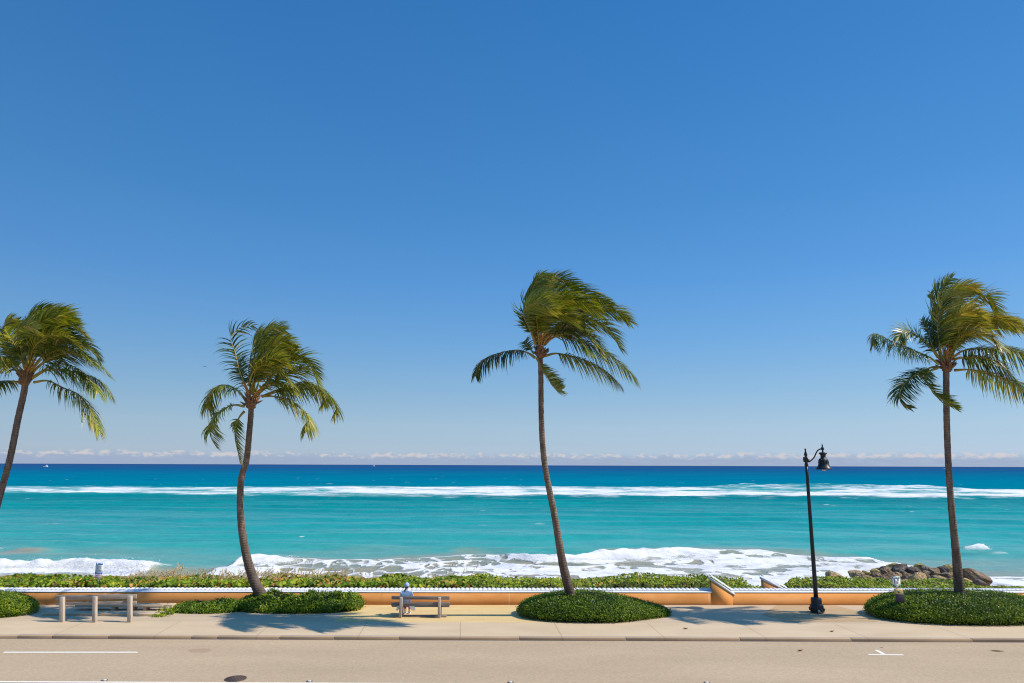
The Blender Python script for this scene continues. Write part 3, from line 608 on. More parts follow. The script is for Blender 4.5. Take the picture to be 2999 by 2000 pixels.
mb = MB(); mb.box(lx-.07, lx+.09, ly_-18.7*lk-.006, ly_-18.7*lk+.03, .03, .17); child('access_panel', mb, M_STEEL, base)
zt = LZ(1362, 2361); nn = 12
mb = MB(); mb.lathe(lx, ly_, [((6.4-2.0*i/nn)*lk, LZ(1751, 2392)+(zt-LZ(1751, 2392))*i/nn) for i in range(nn+1)], 24); child('pole', mb, M_LAMP, lamp, smooth=True)
mb = MB(); pf = [(4.6, 1366), (5.6, 1364), (5.4, 1359), (4.4, 1357), (4.4, 1346), (6.0, 1345), (5.6, 1341), (3.2, 1338), (4.4, 1334), (4.9, 1330), (3.2, 1325), (1.9, 1320), (2.8, 1317), (2.4, 1315), (.3, 1312)]
mb.lathe(lx, ly_, [(r*lk, LZ(v, 2361)) for r, v in pf], 20); child('finial', mb, M_LAMP, lamp, smooth=True)
mb = MB(); mb.box(lx-8*lk, lx-3*lk, ly_-.06, ly_+.06, LZ(1353, 2358), LZ(1338, 2358)); mb.box(lx+3*lk, lx+9.5*lk, ly_-.05, ly_+.05, LZ(1354, 2368), LZ(1345, 2368)); child('arm_clamp', mb, M_LAMP, lamp, bevel=.02)
arm = spline([aty(u, v, ly_) for u, v in ((2369, 1353), (2377, 1347), (2385, 1338), (2391, 1325), (2397, 1317.5), (2407, 1313.5))], 24)
mb = MB(); mb.tube(arm, 2.0*lk, 10); child('arm', mb, M_LAMP, lamp, smooth=True)
hx = float(aty(2410, 1330, ly_)[0])
pf = [(.2, 1297), (1.2, 1302), (2.2, 1304), (1.6, 1307), (3.4, 1310), (4.6, 1313), (4.4, 1317), (2.2, 1318.5), (2.8, 1321), (2, 1324)]
mb = MB(); mb.lathe(hx, ly_, [(r*lk, LZ(v, 2410)) for r, v in pf[::-1]], 20); child('hanger', mb, M_LAMP, lamp, smooth=True)
pf = [(24.5, 1375), (24.5, 1373.8), (20, 1368.5), (16, 1362), (14.6, 1357), (14.2, 1353), (12.8, 1347), (10, 1343), (7.6, 1341.5), (7.4, 1334), (8, 1331.5), (11.2, 1330), (11.6, 1327), (9.5, 1325), (2, 1324)]
mb = MB(); mb.lathe(hx, ly_, [(r*lk, LZ(v, 2412)) for r, v in pf], 32); sh = child('lamp_shade', mb, M_LAMP, lamp, smooth=True)
mb = MB()
for a in range(10):
    th = a*math.pi/5; mb.tube([(hx+r*lk*math.cos(th), ly_+r*lk*math.sin(th), LZ(v, 2412)) for r, v in ((9.8, 1343), (12.9, 1347), (14.4, 1353), (14.8, 1357))], .016, 6)
child('rib', mb, M_LAMP, sh)
mb = MB(); mb.lathe(hx, ly_, [(1*lk, LZ(1378.5, 2413)), (5*lk, LZ(1377.6, 2413)), (6.6*lk, LZ(1375.5, 2413)), (6.6*lk, LZ(1373.8, 2413))], 20); child('lamp_glass', mb, M_GLOBE, lamp, smooth=True)
mb = MB(); q = at(2408, 1793.5); mb.box(q[0]-.09, q[0]+.09, q[1]-.05, q[1]+.05, .004, .05, .2, jit=.012)
tag(mesh('concrete_chip', np.array(mb.v), mb.f, M_PAVE), 'small pale chip of concrete beside the foot of the lamp post', 'concrete chip')
# ------------------------------------------------------------------ signs
def bars(mb, org, ex, ez, rects, d):                       # flat printed shapes on a sign face (x,z in sign widths)
    for x0, x1, z0, z1 in rects:
        P = [org+ex*a+ez*b for a, b in ((x0, z0), (x1, z0), (x1, z1), (x0, z1))]; mb.prism(P, (0, -d, 0))
def sign_left():
    Y = wy(-20)+.95; A = aty(273.2, 1692.5, Y); B = aty(294.8, 1692, Y); k = mpp(A); w = float(B[0]-A[0])*1.02
    zlo, zhi = float(aty(284, 1681.5, Y)[2]), float(aty(284, 1647.8, Y)[2]); zp = float(aty(284, 1692.8, Y)[2]); xc = float((A[0]+B[0])/2)+.06; x0 = xc-w/2
    t = thing('parking_sign', (xc, Y, .1), 'tall white sign with blue top and bottom bands behind the wall near the railing', 'sign')
    mb = MB(); mb.box(xc-.025, xc+.025, Y+.006, Y+.05, -.1, zhi-.05); child('post', mb, M_STEEL, t)
    mb = MB(); mb.box(x0, x0+w, Y-.004, Y+.004, zlo, zhi); pn = child('sign_panel', mb, M_SIGNW, t)
    H = zhi-zlo; o = np.array([x0, Y-.0045, zlo]); ex = np.array([w, 0, 0]); ez = np.array([0, 0, H])
    for rc in ((.03, .97, .80, .985), (.03, .97, .02, .175)): mb = MB(); bars(mb, o, ex, ez, [rc], .002); child('blue_band', mb, M_BLUE, pn)
    mb = MB(); bars(mb, o+np.array([0, -.0025, 0]), ex, ez, [(.36, .88, .85, .93), (.2, .28, .07, .13), (.32, .44, .06, .14), (.48, .60, .06, .14), (.64, .84, .06, .14)], .002)
    mb.lathe(0, 0, [(0.001, 0), (.001, .001)], 6) if False else None
    c = o+ex*.19+ez*.89; V = [c+np.array([.05*math.cos(a), -.003, .05*math.sin(a)]) for a in np.linspace(0, 2*math.pi, 14, endpoint=False)]; mb.prism(V[::-1], (0, -.002, 0))
    child('lettering', mb, M_LTBLUE, pn)
    mb = MB(); bars(mb, o, ex, ez, [(.12, .8, .72, .75), (.12, .86, .655, .685), (.2, .82, .60, .625), (.14, .8, .545, .57), (.2, .86, .49, .515), (.12, .7, .44, .465)], .002); child('lettering', mb, M_GREYP, pn)
    mb = MB(); bars(mb, o, ex, ez, [(.2, .8, .335, .355)], .002)
    for s_ in (0, 1):
        xx = .12 if s_ == 0 else .88; yy = .24 if s_ == 0 else .76
        mb.prism([o+ex*a+ez*b for a, b in ((xx, .345), (yy, .315), (yy, .375))], (0, -.002, 0))
    child('double_arrow', mb, M_BLUE, pn)
    mb = MB(); mb.box(x0+.005, x0+w-.005, Y-.004, Y+.004, zp, zlo-.012); p2 = child('lower_panel', mb, M_SIGNW, t)
    p2['label'] = 'small white plate with faded pink print'
    h2 = zlo-.012-zp; o2 = np.array([x0+.005, Y-.0045, zp]); ez2 = np.array([0, 0, h2])
    mb = MB(); bars(mb, o2, ex*.97, ez2, [(.02, .98, .02, .09), (.02, .98, .91, .98), (.02, .06, .1, .9), (.94, .98, .1, .9), (.12, .88, .62, .8), (.2, .34, .25, .48), (.42, .52, .25, .48), (.72, .84, .25, .5)], .002); child('pink_print', mb, M_RED, p2)
sign_left()
def sign_right():
    Y = 30.12; k = mpp(at(2650, 1800)); A, B = aty(2611.5, 1688, Y), aty(2634, 1688, Y); x0 = float(A[0])+.015; w = float(B[0]-A[0])
    xc = x0+w/2; zhi, zlo = float(aty(2622, 1687.5, Y)[2]), float(aty(2624, 1721, Y)[2])
    zb1, zb0, zd = float(aty(2627, 1724, Y)[2]), float(aty(2629, 1738, Y)[2]), float(aty(2630, 1757, Y)[2])
    t = thing('pet_station', (xc, Y, 0), 'green and white dog walking sign on a bag dispenser in the round hedge', 'sign')
    mb = MB(); mb.box(xc-.03, xc+.03, Y+.01, Y+.06, -.05, zhi-.04); child('post', mb, M_STEEL, t)
    mb = MB(); mb.box(x0, x0+w, Y-.005, Y+.005, zlo, zhi); pn = child('sign_panel', mb, M_SIGNW, t, bevel=0)
    H = zhi-zlo; o = np.array([x0, Y-.0055, zlo]); ex = np.array([w, 0, 0]); ez = np.array([0, 0, H])
    for rc in ((.02, .98, .815, .985), (.02, .98, .02, .29)): mb = MB(); bars(mb, o, ex, ez, [rc], .002); child('green_band', mb, M_GREEN, pn)
    mb = MB(); bars(mb, o+np.array([0, -.0025, 0]), ex, ez, [(.08, .3, .87, .94), (.36, .52, .87, .94), (.56, .74, .87, .94), (.78, .92, .87, .94), (.14, .86, .22, .255), (.22, .78, .145, .18), (.34, .66, .065, .10)], .002); child('lettering', mb, M_SIGNW, pn)
    mb = MB(); d = (0, -.002, 0)                            # walking person with a dog on a lead
    def poly(pts): mb.prism([o+ex*a+ez*b for a, b in pts], d)
    c = o+ex*.26+ez*.715; mb.prism([c+np.array([.022*math.cos(a), 0, .026*math.sin(a)]) for a in np.linspace(0, 2*math.pi, 10, endpoint=False)][::-1], d)
    poly([(.19, .50), (.32, .50), (.32, .67), (.21, .67)]); poly([(.19, .34), (.24, .34), (.28, .495), (.20, .495)]); poly([(.31, .34), (.36, .34), (.32, .495), (.275, .495)]); poly([(.325, .64), (.45, .55), (.45, .575), (.325, .665)])
    poly([(.50, .42), (.70, .42), (.70, .475), (.50, .475)]); poly([(.66, .48), (.76, .48), (.78, .53), (.70, .535)]); poly([(.46, .48), (.51, .478), (.48, .53)])
    for xx in (.51, .56, .63, .67): poly([(xx, .35), (xx+.028, .35), (xx+.028, .417), (xx, .417)])
    poly([(.455, .565), (.705, .54), (.705, .548), (.455, .575)]); child('pictogram', mb, M_INK, pn)
    mb = MB(); bars(mb, o, ex, ez, [(.60, .92, .72, .74), (.60, .88, .67, .69), (.62, .9, .615, .635), (.12, .9, .775, .79)], .002); child('lettering', mb, M_GREYP, pn)
    mb = MB(); mb.box(xc-.13, xc+.16, Y-.17, Y+.008, zb0, zb1); bx = child('bag_dispenser', mb, M_YEL, t, bevel=.012)
    mb = MB(); zc = zb0+(zb1-zb0)*.5
    c = np.array([xc-.04, Y-.1745, zc]); mb.prism([c+np.array([a, 0, b])*.05 for a, b in ((-1, .2), (-.3, -.9), (.9, -1), (1.2, 0), (.4, 1), (-.5, 1))][::-1], (0, .004, 0)); child('green_logo', mb, M_GREEN, bx)
    mb = MB(); mb.box(xc-.10, xc+.18, Y-.19, Y+.008, zd-.05, zb0-.004); child('waste_bin', mb, M_DARK, t, bevel=.012)
sign_right()
# ------------------------------------------------------------------ leaves, hedges and ground cover
def leaf_quads(P, N, size, tint, flat=.5, aspect=.6):
    """one small diamond leaf per point, facing roughly along N"""
    n = len(P); R = rng.normal(size=(n, 3)); N = N+flat*rng.normal(size=(n, 3)); N /= np.linalg.norm(N, axis=1)[:, None]
    A = np.cross(N, R); A /= np.linalg.norm(A, axis=1)[:, None]; B = np.cross(N, A); s = size[:, None]
    V = np.stack([P-A*s*.5, P+B*s*.5*aspect+N*s*.06, P+A*s*.5, P-B*s*.5*aspect+N*s*.06], 1).reshape(-1, 3)
    F = np.arange(4*n).reshape(n, 4); T = np.repeat(tint, 4, 0); return V, F, T
def hedge(name, cx, cy, rx, ry, H, label, n, size=.07, pw=3.0, hz=None, tint0=.35, cat='hedge', rough=0.0, skew=None, flowers=.004, group='clipped green hedges', oneobj=True):
    """a mound: footprint |x|^2.4+|y|^2.4, top and side from a superellipsoid; hz(tx) scales height along x; skew narrows it"""
    def surf(a, b):                                        # a,b in [-1,1] square -> point on dome
        th = math.pi*2*a; rho = b
        x = np.sign(np.cos(th))*np.abs(np.cos(th))**.9*rho; y = np.sign(np.sin(th))*np.abs(np.sin(th))**.9*rho
        z = np.clip(1-rho**pw, 0, 1)**(1/2.3)
        hs = hz(x) if hz else 1
        yk = (skew(x) if skew else 1)
        X = cx+rx*x; Yy = cy+ry*y*yk
        lum = 1+rough*(fbm(X*1.7+9, Yy*1.7, 5, 3)-.5)*2
        bul = 1+.06*np.sin(np.clip(z, 0, 1)*math.pi)
        return np.stack([cx+(X-cx)*bul, cy+(Yy-cy)*bul, np.maximum(z, 0)*H*hs*lum], -1)
    m = n*2
    a = rng.random(m); b = rng.random(m)**.42; e = 1e-3
    p = surf(a, b); pa = surf(a+e, b)-p; pb = surf(a, np.minimum(b+e, 1.0))-surf(a, b-e); nn = np.cross(pa, pb)
    ln = np.linalg.norm(nn, axis=1)+1e-12; area = ln/(np.minimum(b+e, 1)-b+e)/b**(-1.38+0)  # density follows surface area
    w = np.clip(area/np.quantile(area, .97), .0, 1); keep = rng.random(m) < np.maximum(w, .05); nn = nn/ln[:, None]
    nn[nn[:, 2] < -.2] *= -1; p = p[keep]; nn = nn[keep]
    extra = max(0, n-len(p))
    sd = rng.integers(0, len(p), extra); p = np.concatenate([p, p[sd]+rng.normal(size=(extra, 3))*.035]); nn = np.concatenate([nn, nn[sd]])
    p = p-nn*np.abs(rng.normal(size=(len(p), 1)))*.035+rng.normal(size=p.shape)*.02; p[:, 2] = np.maximum(p[:, 2], .01)
    c = fbm(p[:, 0]*1.5, p[:, 1]*1.5+p[:, 2]*2, 3, 3); tr = np.clip(tint0+(c-.5)*.9+rng.normal(size=len(p))*.21, 0, .95)
    fl = rng.random(len(p)) < flowers; tr[fl] = 1.0
    T = np.stack([tr, rng.random(len(p)), np.zeros(len(p))], 1); sz = size*rng.uniform(.7, 1.3, len(p)); sz[fl] *= .55
    V, Fq, TT = leaf_quads(p, nn, sz, T, .75)
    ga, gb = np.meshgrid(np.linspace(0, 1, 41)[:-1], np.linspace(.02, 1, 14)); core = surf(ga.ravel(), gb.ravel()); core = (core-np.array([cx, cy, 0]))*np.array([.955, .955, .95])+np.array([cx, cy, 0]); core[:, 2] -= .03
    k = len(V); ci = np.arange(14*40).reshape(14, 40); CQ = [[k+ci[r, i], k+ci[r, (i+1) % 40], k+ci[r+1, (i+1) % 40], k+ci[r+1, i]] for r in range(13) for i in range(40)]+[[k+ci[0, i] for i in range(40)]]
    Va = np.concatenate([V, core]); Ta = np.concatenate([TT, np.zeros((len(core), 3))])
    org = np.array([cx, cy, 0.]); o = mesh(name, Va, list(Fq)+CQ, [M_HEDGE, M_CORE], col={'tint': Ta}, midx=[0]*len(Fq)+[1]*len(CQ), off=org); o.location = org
    return tag(o, label, cat, group)
def hpx(u0, u1, vfront, vback): a, b = at(u0, (vfront+vback)/2), at(u1, (vfront+vback)/2); return float((a[0]+b[0])/2), float((b[0]-a[0])/2), float(at((u0+u1)/2, vfront)[1])
cx, rx, yf = hpx(1526, 1956, 1825, 1780); YB3 = 32.5
hedge('hedge', cx, (yf+YB3)/2, rx, (YB3-yf)/2, .95, 'rounded dark green hedge around the foot of the tallest middle palm', 36000, .057, 3.2,
      hz=lambda x: 1.0-.42*sstep(-.15, 1.0, x)-.06*sstep(.0, -.9, x), skew=lambda x: 1-.45*sstep(.1, 1, x), tint0=.36)
cx, rx, yf = hpx(2574, 3085, 1833, 1790); YB4 = 32.6
hedge('hedge', cx, (yf+YB4)/2, rx, (YB4-yf)/2, 1.02, 'large rounded hedge around the pet sign and the palm by the rocks', 42000, .057, 3.4, tint0=.40, flowers=.008)
cx, rx, yf = hpx(-330, 99, 1815, 1775); YB1 = 31.9
hedge('hedge', cx, (yf+YB1)/2, rx, (YB1-yf)/2, .92, 'rounded yellow-green hedge left of the timber railing', 30000, .058, 3.2, tint0=.62)
cx, rx, yf = hpx(688, 1052, 1797, 1775)
hedge('hedge', cx, (yf+32.95)/2, rx, (32.95-yf)/2, .72, 'loose bushy hedge right of the curved palm foot by the bench', 20000, .075, 4.5, rough=.8, tint0=.5, hz=lambda x: .82+.18*sstep(.1, .55, x))
cx, rx, yf = hpx(496, 705, 1797, 1780)
hedge('low_shrub', cx, (yf+32.4)/2, rx, (32.4-yf)/2, .36, 'low straggly green shrub between the concrete steps and the curved palm', 9500, .075, 2.6, rough=.8, tint0=.5, cat='shrub', group=None, hz=lambda x: .7+.35*sstep(-.3, .4, x))
def weed(u, v, n, h, label):
    p = at(u, v); P = np.stack([p[0]+rng.normal(size=n)*.17, p[1]+rng.normal(size=n)*.09, np.abs(rng.normal(size=n))*h*.5+.01], 1)
    T = np.stack([rng.uniform(.5, .95, n), rng.random(n), np.zeros(n)], 1); V, Fq, TT = leaf_quads(P, np.tile([0, -.3, 1.], (n, 1)), rng.uniform(.05, .1, n), T, .9)
    o = mesh('weed', V, Fq, M_HEDGE, col={'tint': TT}, off=np.array([p[0], p[1], 0])); o.location = (p[0], p[1], 0); tag(o, label, 'weed')
weed(487, 1799, 320, .22, 'yellow-green weeds growing at the end block of the low steps')
weed(466, 1806, 160, .10, 'sparse weeds in the pavement crack below the low steps')
# sea grape and creepers behind the wall
def cover():
    n = 44000; x = rng.uniform(-38, 38, n); d = rng.uniform(.46, 3.6, n); y = np.array([wy(a) for a in x])+d
    u = 1499.5+x/(y*.983)*F_PX
    right = sstep(1350, 1480, u)                           # left: big round leaves; right: small bright ones
    gap = sstep(2155, 2185, u)*(1-sstep(2270, 2300, u))+sstep(2790, 2830, u)*.75; grow = (1-gap*.85)
    def topf(x, y, d):
        u = 1499.5+x/(y*.983)*F_PX; right = sstep(1350, 1480, u); gap = sstep(2155, 2185, u)*(1-sstep(2270, 2300, u))+sstep(2790, 2830, u)*.75; grow = (1-gap*.85)
        top = CZ+.02+.46*fbm(x*.7, y*.8, 7, 4)+.12*right*sstep(1700, 1850, u)*(1-sstep(2040, 2075, u))
        top = top*grow+(.30)*(1-grow); return top-.14*sstep(2480, 2700, u)-.10*sstep(1.8, 3.6, d)
    top = topf(x, y, d)
    z = top*(1-.42*rng.random(n)**2.2); 
    sz = np.where(rng.random(n) < right, rng.uniform(.06, .115, n), rng.uniform(.11, .21, n))
    patch = fbm(x*.8, y*.8, 13, 4); orange = np.clip((patch-.53)*6, 0, 1)*(1-.4*right)+.9*sstep(2730, 2800, u)*(1-sstep(2900, 2925, u))
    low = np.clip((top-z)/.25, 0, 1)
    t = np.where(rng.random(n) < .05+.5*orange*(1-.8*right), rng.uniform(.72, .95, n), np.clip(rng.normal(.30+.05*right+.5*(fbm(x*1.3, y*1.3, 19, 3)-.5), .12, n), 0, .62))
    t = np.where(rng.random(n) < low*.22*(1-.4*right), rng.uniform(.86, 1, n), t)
    P = np.stack([x, y, z], 1); T = np.stack([t, rng.random(n), np.zeros(n)], 1)
    N = np.tile([.15, -.75, .75], (n, 1)); 
    N2 = N+.6*rng.normal(size=(n, 3)); N2 /= np.linalg.norm(N2, axis=1)[:, None]; R = rng.normal(size=(n, 3)); A = np.cross(N2, R); A /= np.linalg.norm(A, axis=1)[:, None]; B = np.cross(N2, A)
    V = []; s = sz[:, None]*.5
    for k, a in enumerate(np.linspace(0, 2*math.pi, 6, endpoint=False)): V.append(P+s*(A*math.cos(a)+B*math.sin(a)*.85)+N2*s*.12*((k % 2)-.5))
    V = np.stack(V, 1).reshape(-1, 3); Fq = [list(q) for q in np.arange(6*n).reshape(n, 6)]
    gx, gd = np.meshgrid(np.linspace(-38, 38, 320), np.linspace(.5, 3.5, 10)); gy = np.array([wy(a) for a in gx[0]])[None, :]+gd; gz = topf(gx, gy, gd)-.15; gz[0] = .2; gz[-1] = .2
    k0 = 6*n; gi = k0+np.arange(3200).reshape(10, 320); CQ = np.stack([gi[:-1, :-1], gi[:-1, 1:], gi[1:, 1:], gi[1:, :-1]], -1).reshape(-1, 4)   # dark sheet standing for stems and shade under the leaves
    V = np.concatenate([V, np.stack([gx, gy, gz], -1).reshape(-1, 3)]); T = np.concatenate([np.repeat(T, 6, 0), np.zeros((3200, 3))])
    o = mesh('ground_cover', V, Fq+[list(q) for q in CQ], [M_GRAPE, M_STEMSHADE], col={'tint': T}, midx=[0]*n+[1]*len(CQ)); tag(o, 'broad-leaved green and orange creepers crowding behind the seawall', 'ground cover', None, 'stuff')
cover()
def blades(name, roots, h, w, lean, tints, seeds=0.0, off=None):
    V = []; F = []; T = []
    for (x, y, z), hh, t in zip(roots, h, tints):
        a = random.uniform(0, 2*math.pi); le = lean*random.uniform(.3, 1.3); dx, dy = le*hh*(.55+.6*math.cos(a)), le*hh*.7*math.sin(a)
        n0 = len(V); c, s_ = math.cos(a+1.57)*w/2, 0.0
        for k in range(4):
            q = k/3; ww = (1-q*.85); px, py, pz = x+dx*q*q, y+dy*q*q, z+hh*(q-.18*le*q*q); ca_, sa_ = math.cos(a*3), math.sin(a*3); V += [(px-w/2*ww*ca_, py-w/2*ww*sa_, pz), (px+w/2*ww*ca_, py+w/2*ww*sa_, pz)]; T += [t, t]
        F += [[n0+2*k, n0+2*k+1, n0+2*k+3, n0+2*k+2] for k in range(3)]
        if random.random() < seeds:                        # drooping seed head
            for j in range(9):
                b = len(V); q = .72+.3*j/9; px, py, pz = x+dx*q*q+random.uniform(-.03, .05), y+dy*q*q+random.uniform(-.03, .03), z+hh*(q-.18*le*q*q); sl = random.uniform(.03, .055)
                ca_, sa_ = math.cos(a*5+j), math.sin(a*5+j); V += [(px, py, pz+sl), (px-.016*ca_, py-.016*sa_, pz), (px+.006, py, pz-sl*.9), (px+.02*ca_, py+.02*sa_, pz)]; T += [(.92, random.random(), 0)]*4; F.append([b, b+1, b+2, b+3])
    return mesh(name, np.array(V), F, M_OAT, col={'tint': np.array(T)}, off=off)
def oats():
    R, H, T = [], [], []
    for u0, u1, n, hm in ((395, 560, 150, .62), (500, 545, 55, .85), (560, 740, 130, .7), (735, 900, 150, .78), (900, 1040, 130, .72), (1035, 1100, 25, .55), (1150, 1300, 45, .45), (1310, 1400, 12, 1.15), (225, 300, 12, .55), (1820, 1960, 12, .5)):
        for i in range(n):
            u = random.uniform(u0, u1); d = random.uniform(1.6, 3.6); x = (u-1499.5)/F_PX*35.2*.983; R.append((x, wy(x)+d, .32)); H.append(hm*random.uniform(.7, 1.35)); T.append((random.uniform(.45, 1), random.random(), 0))
    o = blades('dune_grass', R, H, .014, .45, T, .75); tag(o, 'dry brown seed-headed dune grass standing up behind the creepers', 'dune grass', None, 'stuff')
oats()
for u, v, n, h, lab in ((655, 1700, 420, .74, 'wide tuft of fine green-tan grass left of the curved palm trunk'), (1345, 1705, 420, .66, 'dome-shaped tuft of fine grass behind the wall right of the bench')):
    q = aty(u, v, 35.6); R = [(q[0]+random.gauss(0, .42), 35.6+random.gauss(0, .35), .28) for i in range(n)]
    o = blades('grass_tuft', R, [h*random.uniform(.6, 1.15)*math.exp(-((r[0]-q[0])/1.1)**2) for r in R], .012, .75, [(random.uniform(.1, .6), random.random(), 0) for r in R], .02, off=np.array([q[0], 35.6, .28]))
    o.location = (q[0], 35.6, .28); tag(o, lab, 'grass tuft', 'tufts of fine dune grass')
# ------------------------------------------------------------------ coconut palms
def frond(parent, pts, d0, d1, tint, twist, n=64, lmax=1.0, sparse=0.0, wind=.55, grav=.38, pet=.16, hubY=0, fwd=.5, lk=1.08):
    """pts: midrib as photo points from the crown outwards; d0,d1: depth offset at root and tip; twist turns the leaf blade"""
    m = len(pts); P = []
    for i, (u, v) in enumerate(pts):
        t = i/(m-1); P.append(aty(u, v, hubY+d0*(1-t)+d1*t**1.4))
    R = spline(P, 46); T = np.gradient(R, axis=0); T /= np.linalg.norm(T, axis=1)[:, None]
    Ltot = np.linalg.norm(np.diff(R, axis=0), axis=1).sum()
    V = []; Fq = []; TT = []
    up = np.array([0, 0, 1.0])
    for k in range(n):
        t = pet+(1-pet)*(k+.5)/n; f = t*45; i = min(44, int(f)); a = f-i; p = R[i]*(1-a)+R[i+1]*a; tg = T[i]*(1-a)+T[i+1]*a; tg /= np.linalg.norm(tg)
        N = up-tg*tg.dot(up)
        if np.linalg.norm(N) < .25: N = np.array([0, -1, .2]); N -= tg*tg.dot(N)
        N /= np.linalg.norm(N); Sd = np.cross(tg, N); c, s_ = math.cos(twist), math.sin(twist); Sd, N = Sd*c+N*s_, N*c-Sd*s_
        q = (t-pet)/(1-pet); prof = (.55+.45*min(1, q/.25))*(1-.62*max(0, (q-.55)/.45)**1.3)
        for sg in (-1, 1):
            if random.random() < sparse: continue
            ln = lmax*lk*prof*random.uniform(.75, 1.18); w = .0215*random.uniform(.7, 1.25)
            d = Sd*sg*random.uniform(.75, 1)+tg*(fwd+.75*q)+N*random.uniform(-.05, .28); d += rng.normal(size=3)*.11; d /= np.linalg.norm(d)
            q0 = p.copy(); b = len(V); wd = np.cross(d, N); wd /= np.linalg.norm(wd)+1e-9
            tr = float(np.clip(tint+.03+random.gauss(0, .12)+.16*(q > .8)*random.random(), 0, .92)); br = random.random()
            if random.random() < .05: tr = random.uniform(.85, 1)
            ns = 4
            for j in range(ns+1):
                z = j/ns; ww = w*(1-.15*z if z < .6 else (1-z)*2.1+.06)
                V += [q0-wd*ww, q0+wd*ww]; e = min(1, tr+(.28 if z > .9 and random.random() < .4 else 0)); TT += [(e, br, 0)]*2
                d = d+np.array([wind*(.25+.35*z)*(1-.3*abs(d[0])), .02, -grav*(.22+.45*z)])*random.uniform(.75, 1.25); d /= np.linalg.norm(d); q0 = q0+d*ln/ns
            Fq += [[b+2*j, b+2*j+1, b+2*j+3, b+2*j+2] for j in range(ns)]
    o = mesh('frond', np.array(V), np.array(Fq), M_FROND, parent, col={'tint': np.array(TT)})
    mb = MB(); rr = np.linspace(.034, .006, 46); rr[:10] *= 1.0+.9*np.linspace(1, 0, 10); mb.tube(R[::1], rr, 6); child('stalk', mb, M_STALK, o, smooth=True)
    return o
def palm(label, trunk, Yb, Yh, r0, r1, hub, hubr, mapx, fronds, zb=0.0, n=64, lmax=1.05):
    P = [aty(u, v, Yb+(Yh-Yb)*(i/(len(trunk)-1))**1.2) for i, (u, v) in enumerate(trunk)]
    t = thing('palm_tree', (P[0][0], P[0][1], 0), label, 'palm tree', 'windblown coconut palms along the promenade')
    C = spline(P, 90); k = mpp(C[60])
    rad = np.interp(np.linspace(0, 1, 90), [0, .05, .15, .3, .5, 1], [r0*1.3, r0*1.0, r0*.84, r0*.67, r0*.57, r1])*k*(1+.03*np.sin(np.arange(90)*1.9))
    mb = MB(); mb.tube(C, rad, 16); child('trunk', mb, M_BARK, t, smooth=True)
    hubp = aty(hub[0], hub[1], Yh); hr = hubr*k
    # fibrous boot below the fronds: lumpy, ragged
    V = []; F = []; sg = 20; rows = 14
    for r in range(rows):
        z = r/(rows-1); rr = hr*(.45+.75*math.sin(math.pi*min(1, z*.9+.08))**.8)
        for i in range(sg):
            a = 2*math.pi*i/sg; j = 1+.28*math.sin(a*4+r*1.3)*math.sin(r*.9+a)+random.uniform(-.16, .16); V.append((hubp[0]+rr*j*math.cos(a), hubp[1]+rr*j*math.sin(a), hubp[2]-hr*1.3+z*hr*2.8))
    F = [[r*sg+i, r*sg+(i+1) % sg, (r+1)*sg+(i+1) % sg, (r+1)*sg+i] for r in range(rows-1) for i in range(sg)]+[list(range(sg))[::-1], [(rows-1)*sg+i for i in range(sg)]]
    cb = mesh('crown_base', V, F, M_FIB, t)
    mb = MB()
    for i in range(26):
        a = random.uniform(0, 6.28); e = random.uniform(.1, 1.2); d = np.array([math.cos(a)*math.cos(e), math.sin(a)*math.cos(e), math.sin(e)]); s_ = hubp+np.array([0, 0, random.uniform(-.6, .4)*hr])+d*hr*.5
        mb.tube([s_, s_+d*hr*1.0, s_+d*hr*2.0+np.array([0, 0, .08])], [.075, .05, .018], 6)
    child('leaf_base', mb, M_FIB, cb)
    for i in range(3):
        a = random.uniform(-.6, .9); s_ = hubp+np.array([0, -hr*.5, .1]); e = s_+np.array([math.sin(a)*.9, -.35, .35+.5*random.random()]); mb = MB(); mb.tube(spline([s_, (s_+e)/2+np.array([0, 0, .12]), e], 8), np.linspace(.035, .02, 8), 6)
        for j in range(7):
            q = s_+(e-s_)*(.45+.09*j); mb.tube([q, q+np.array([random.uniform(-.05, .3), random.uniform(-.2, .1), random.uniform(-.12, .16)])], [.014, .006], 5)
        child('flower_stalk', mb, M_FLOWER, t)
    fx, fy, fk = mapx
    for fr in fronds:
        pts, d1, tint, tw = fr[:4]; ex = fr[4] if len(fr) > 4 else {}
        kw = dict(n=int(n*1.25), lmax=lmax, hubY=Yh); kw.update(ex)
        q = [(fx+a*fk, fy+b*fk) for a, b in pts]; tv = tint+random.uniform(-.22, .12)
        frond(t, q, random.uniform(-.15, .15), d1, tv, tw, **kw)
        if random.random() < .22 and tint >= .3 and q[-1][0] > q[0][0]+40 and q[-1][1] < q[0][1]+60:      # younger neighbours filling the downwind side of the crown
            g_ = random.uniform(.06, .2)*random.choice((-1, 1)); k_ = random.uniform(.8, .97); c_, s_ = math.cos(g_)*k_, math.sin(g_)*k_; x0, y0 = q[0]
            q2 = [(x0+(a-x0)*c_-(b-y0)*s_, y0+(a-x0)*s_+(b-y0)*c_) for a, b in q]
            frond(t, q2, random.uniform(-.15, .15), d1+random.choice((-1, 1))*random.uniform(.5, 1.1), tint+random.uniform(-.3, 0), tw+random.uniform(-.3, .3), **kw)
    return t
DN = dict(wind=.34, grav=1.25, fwd=.22, lk=1.4)                                # leaflets hang
BL = dict(wind=1.0, grav=.16, lk=1.0)                                # leaflets blown out flat
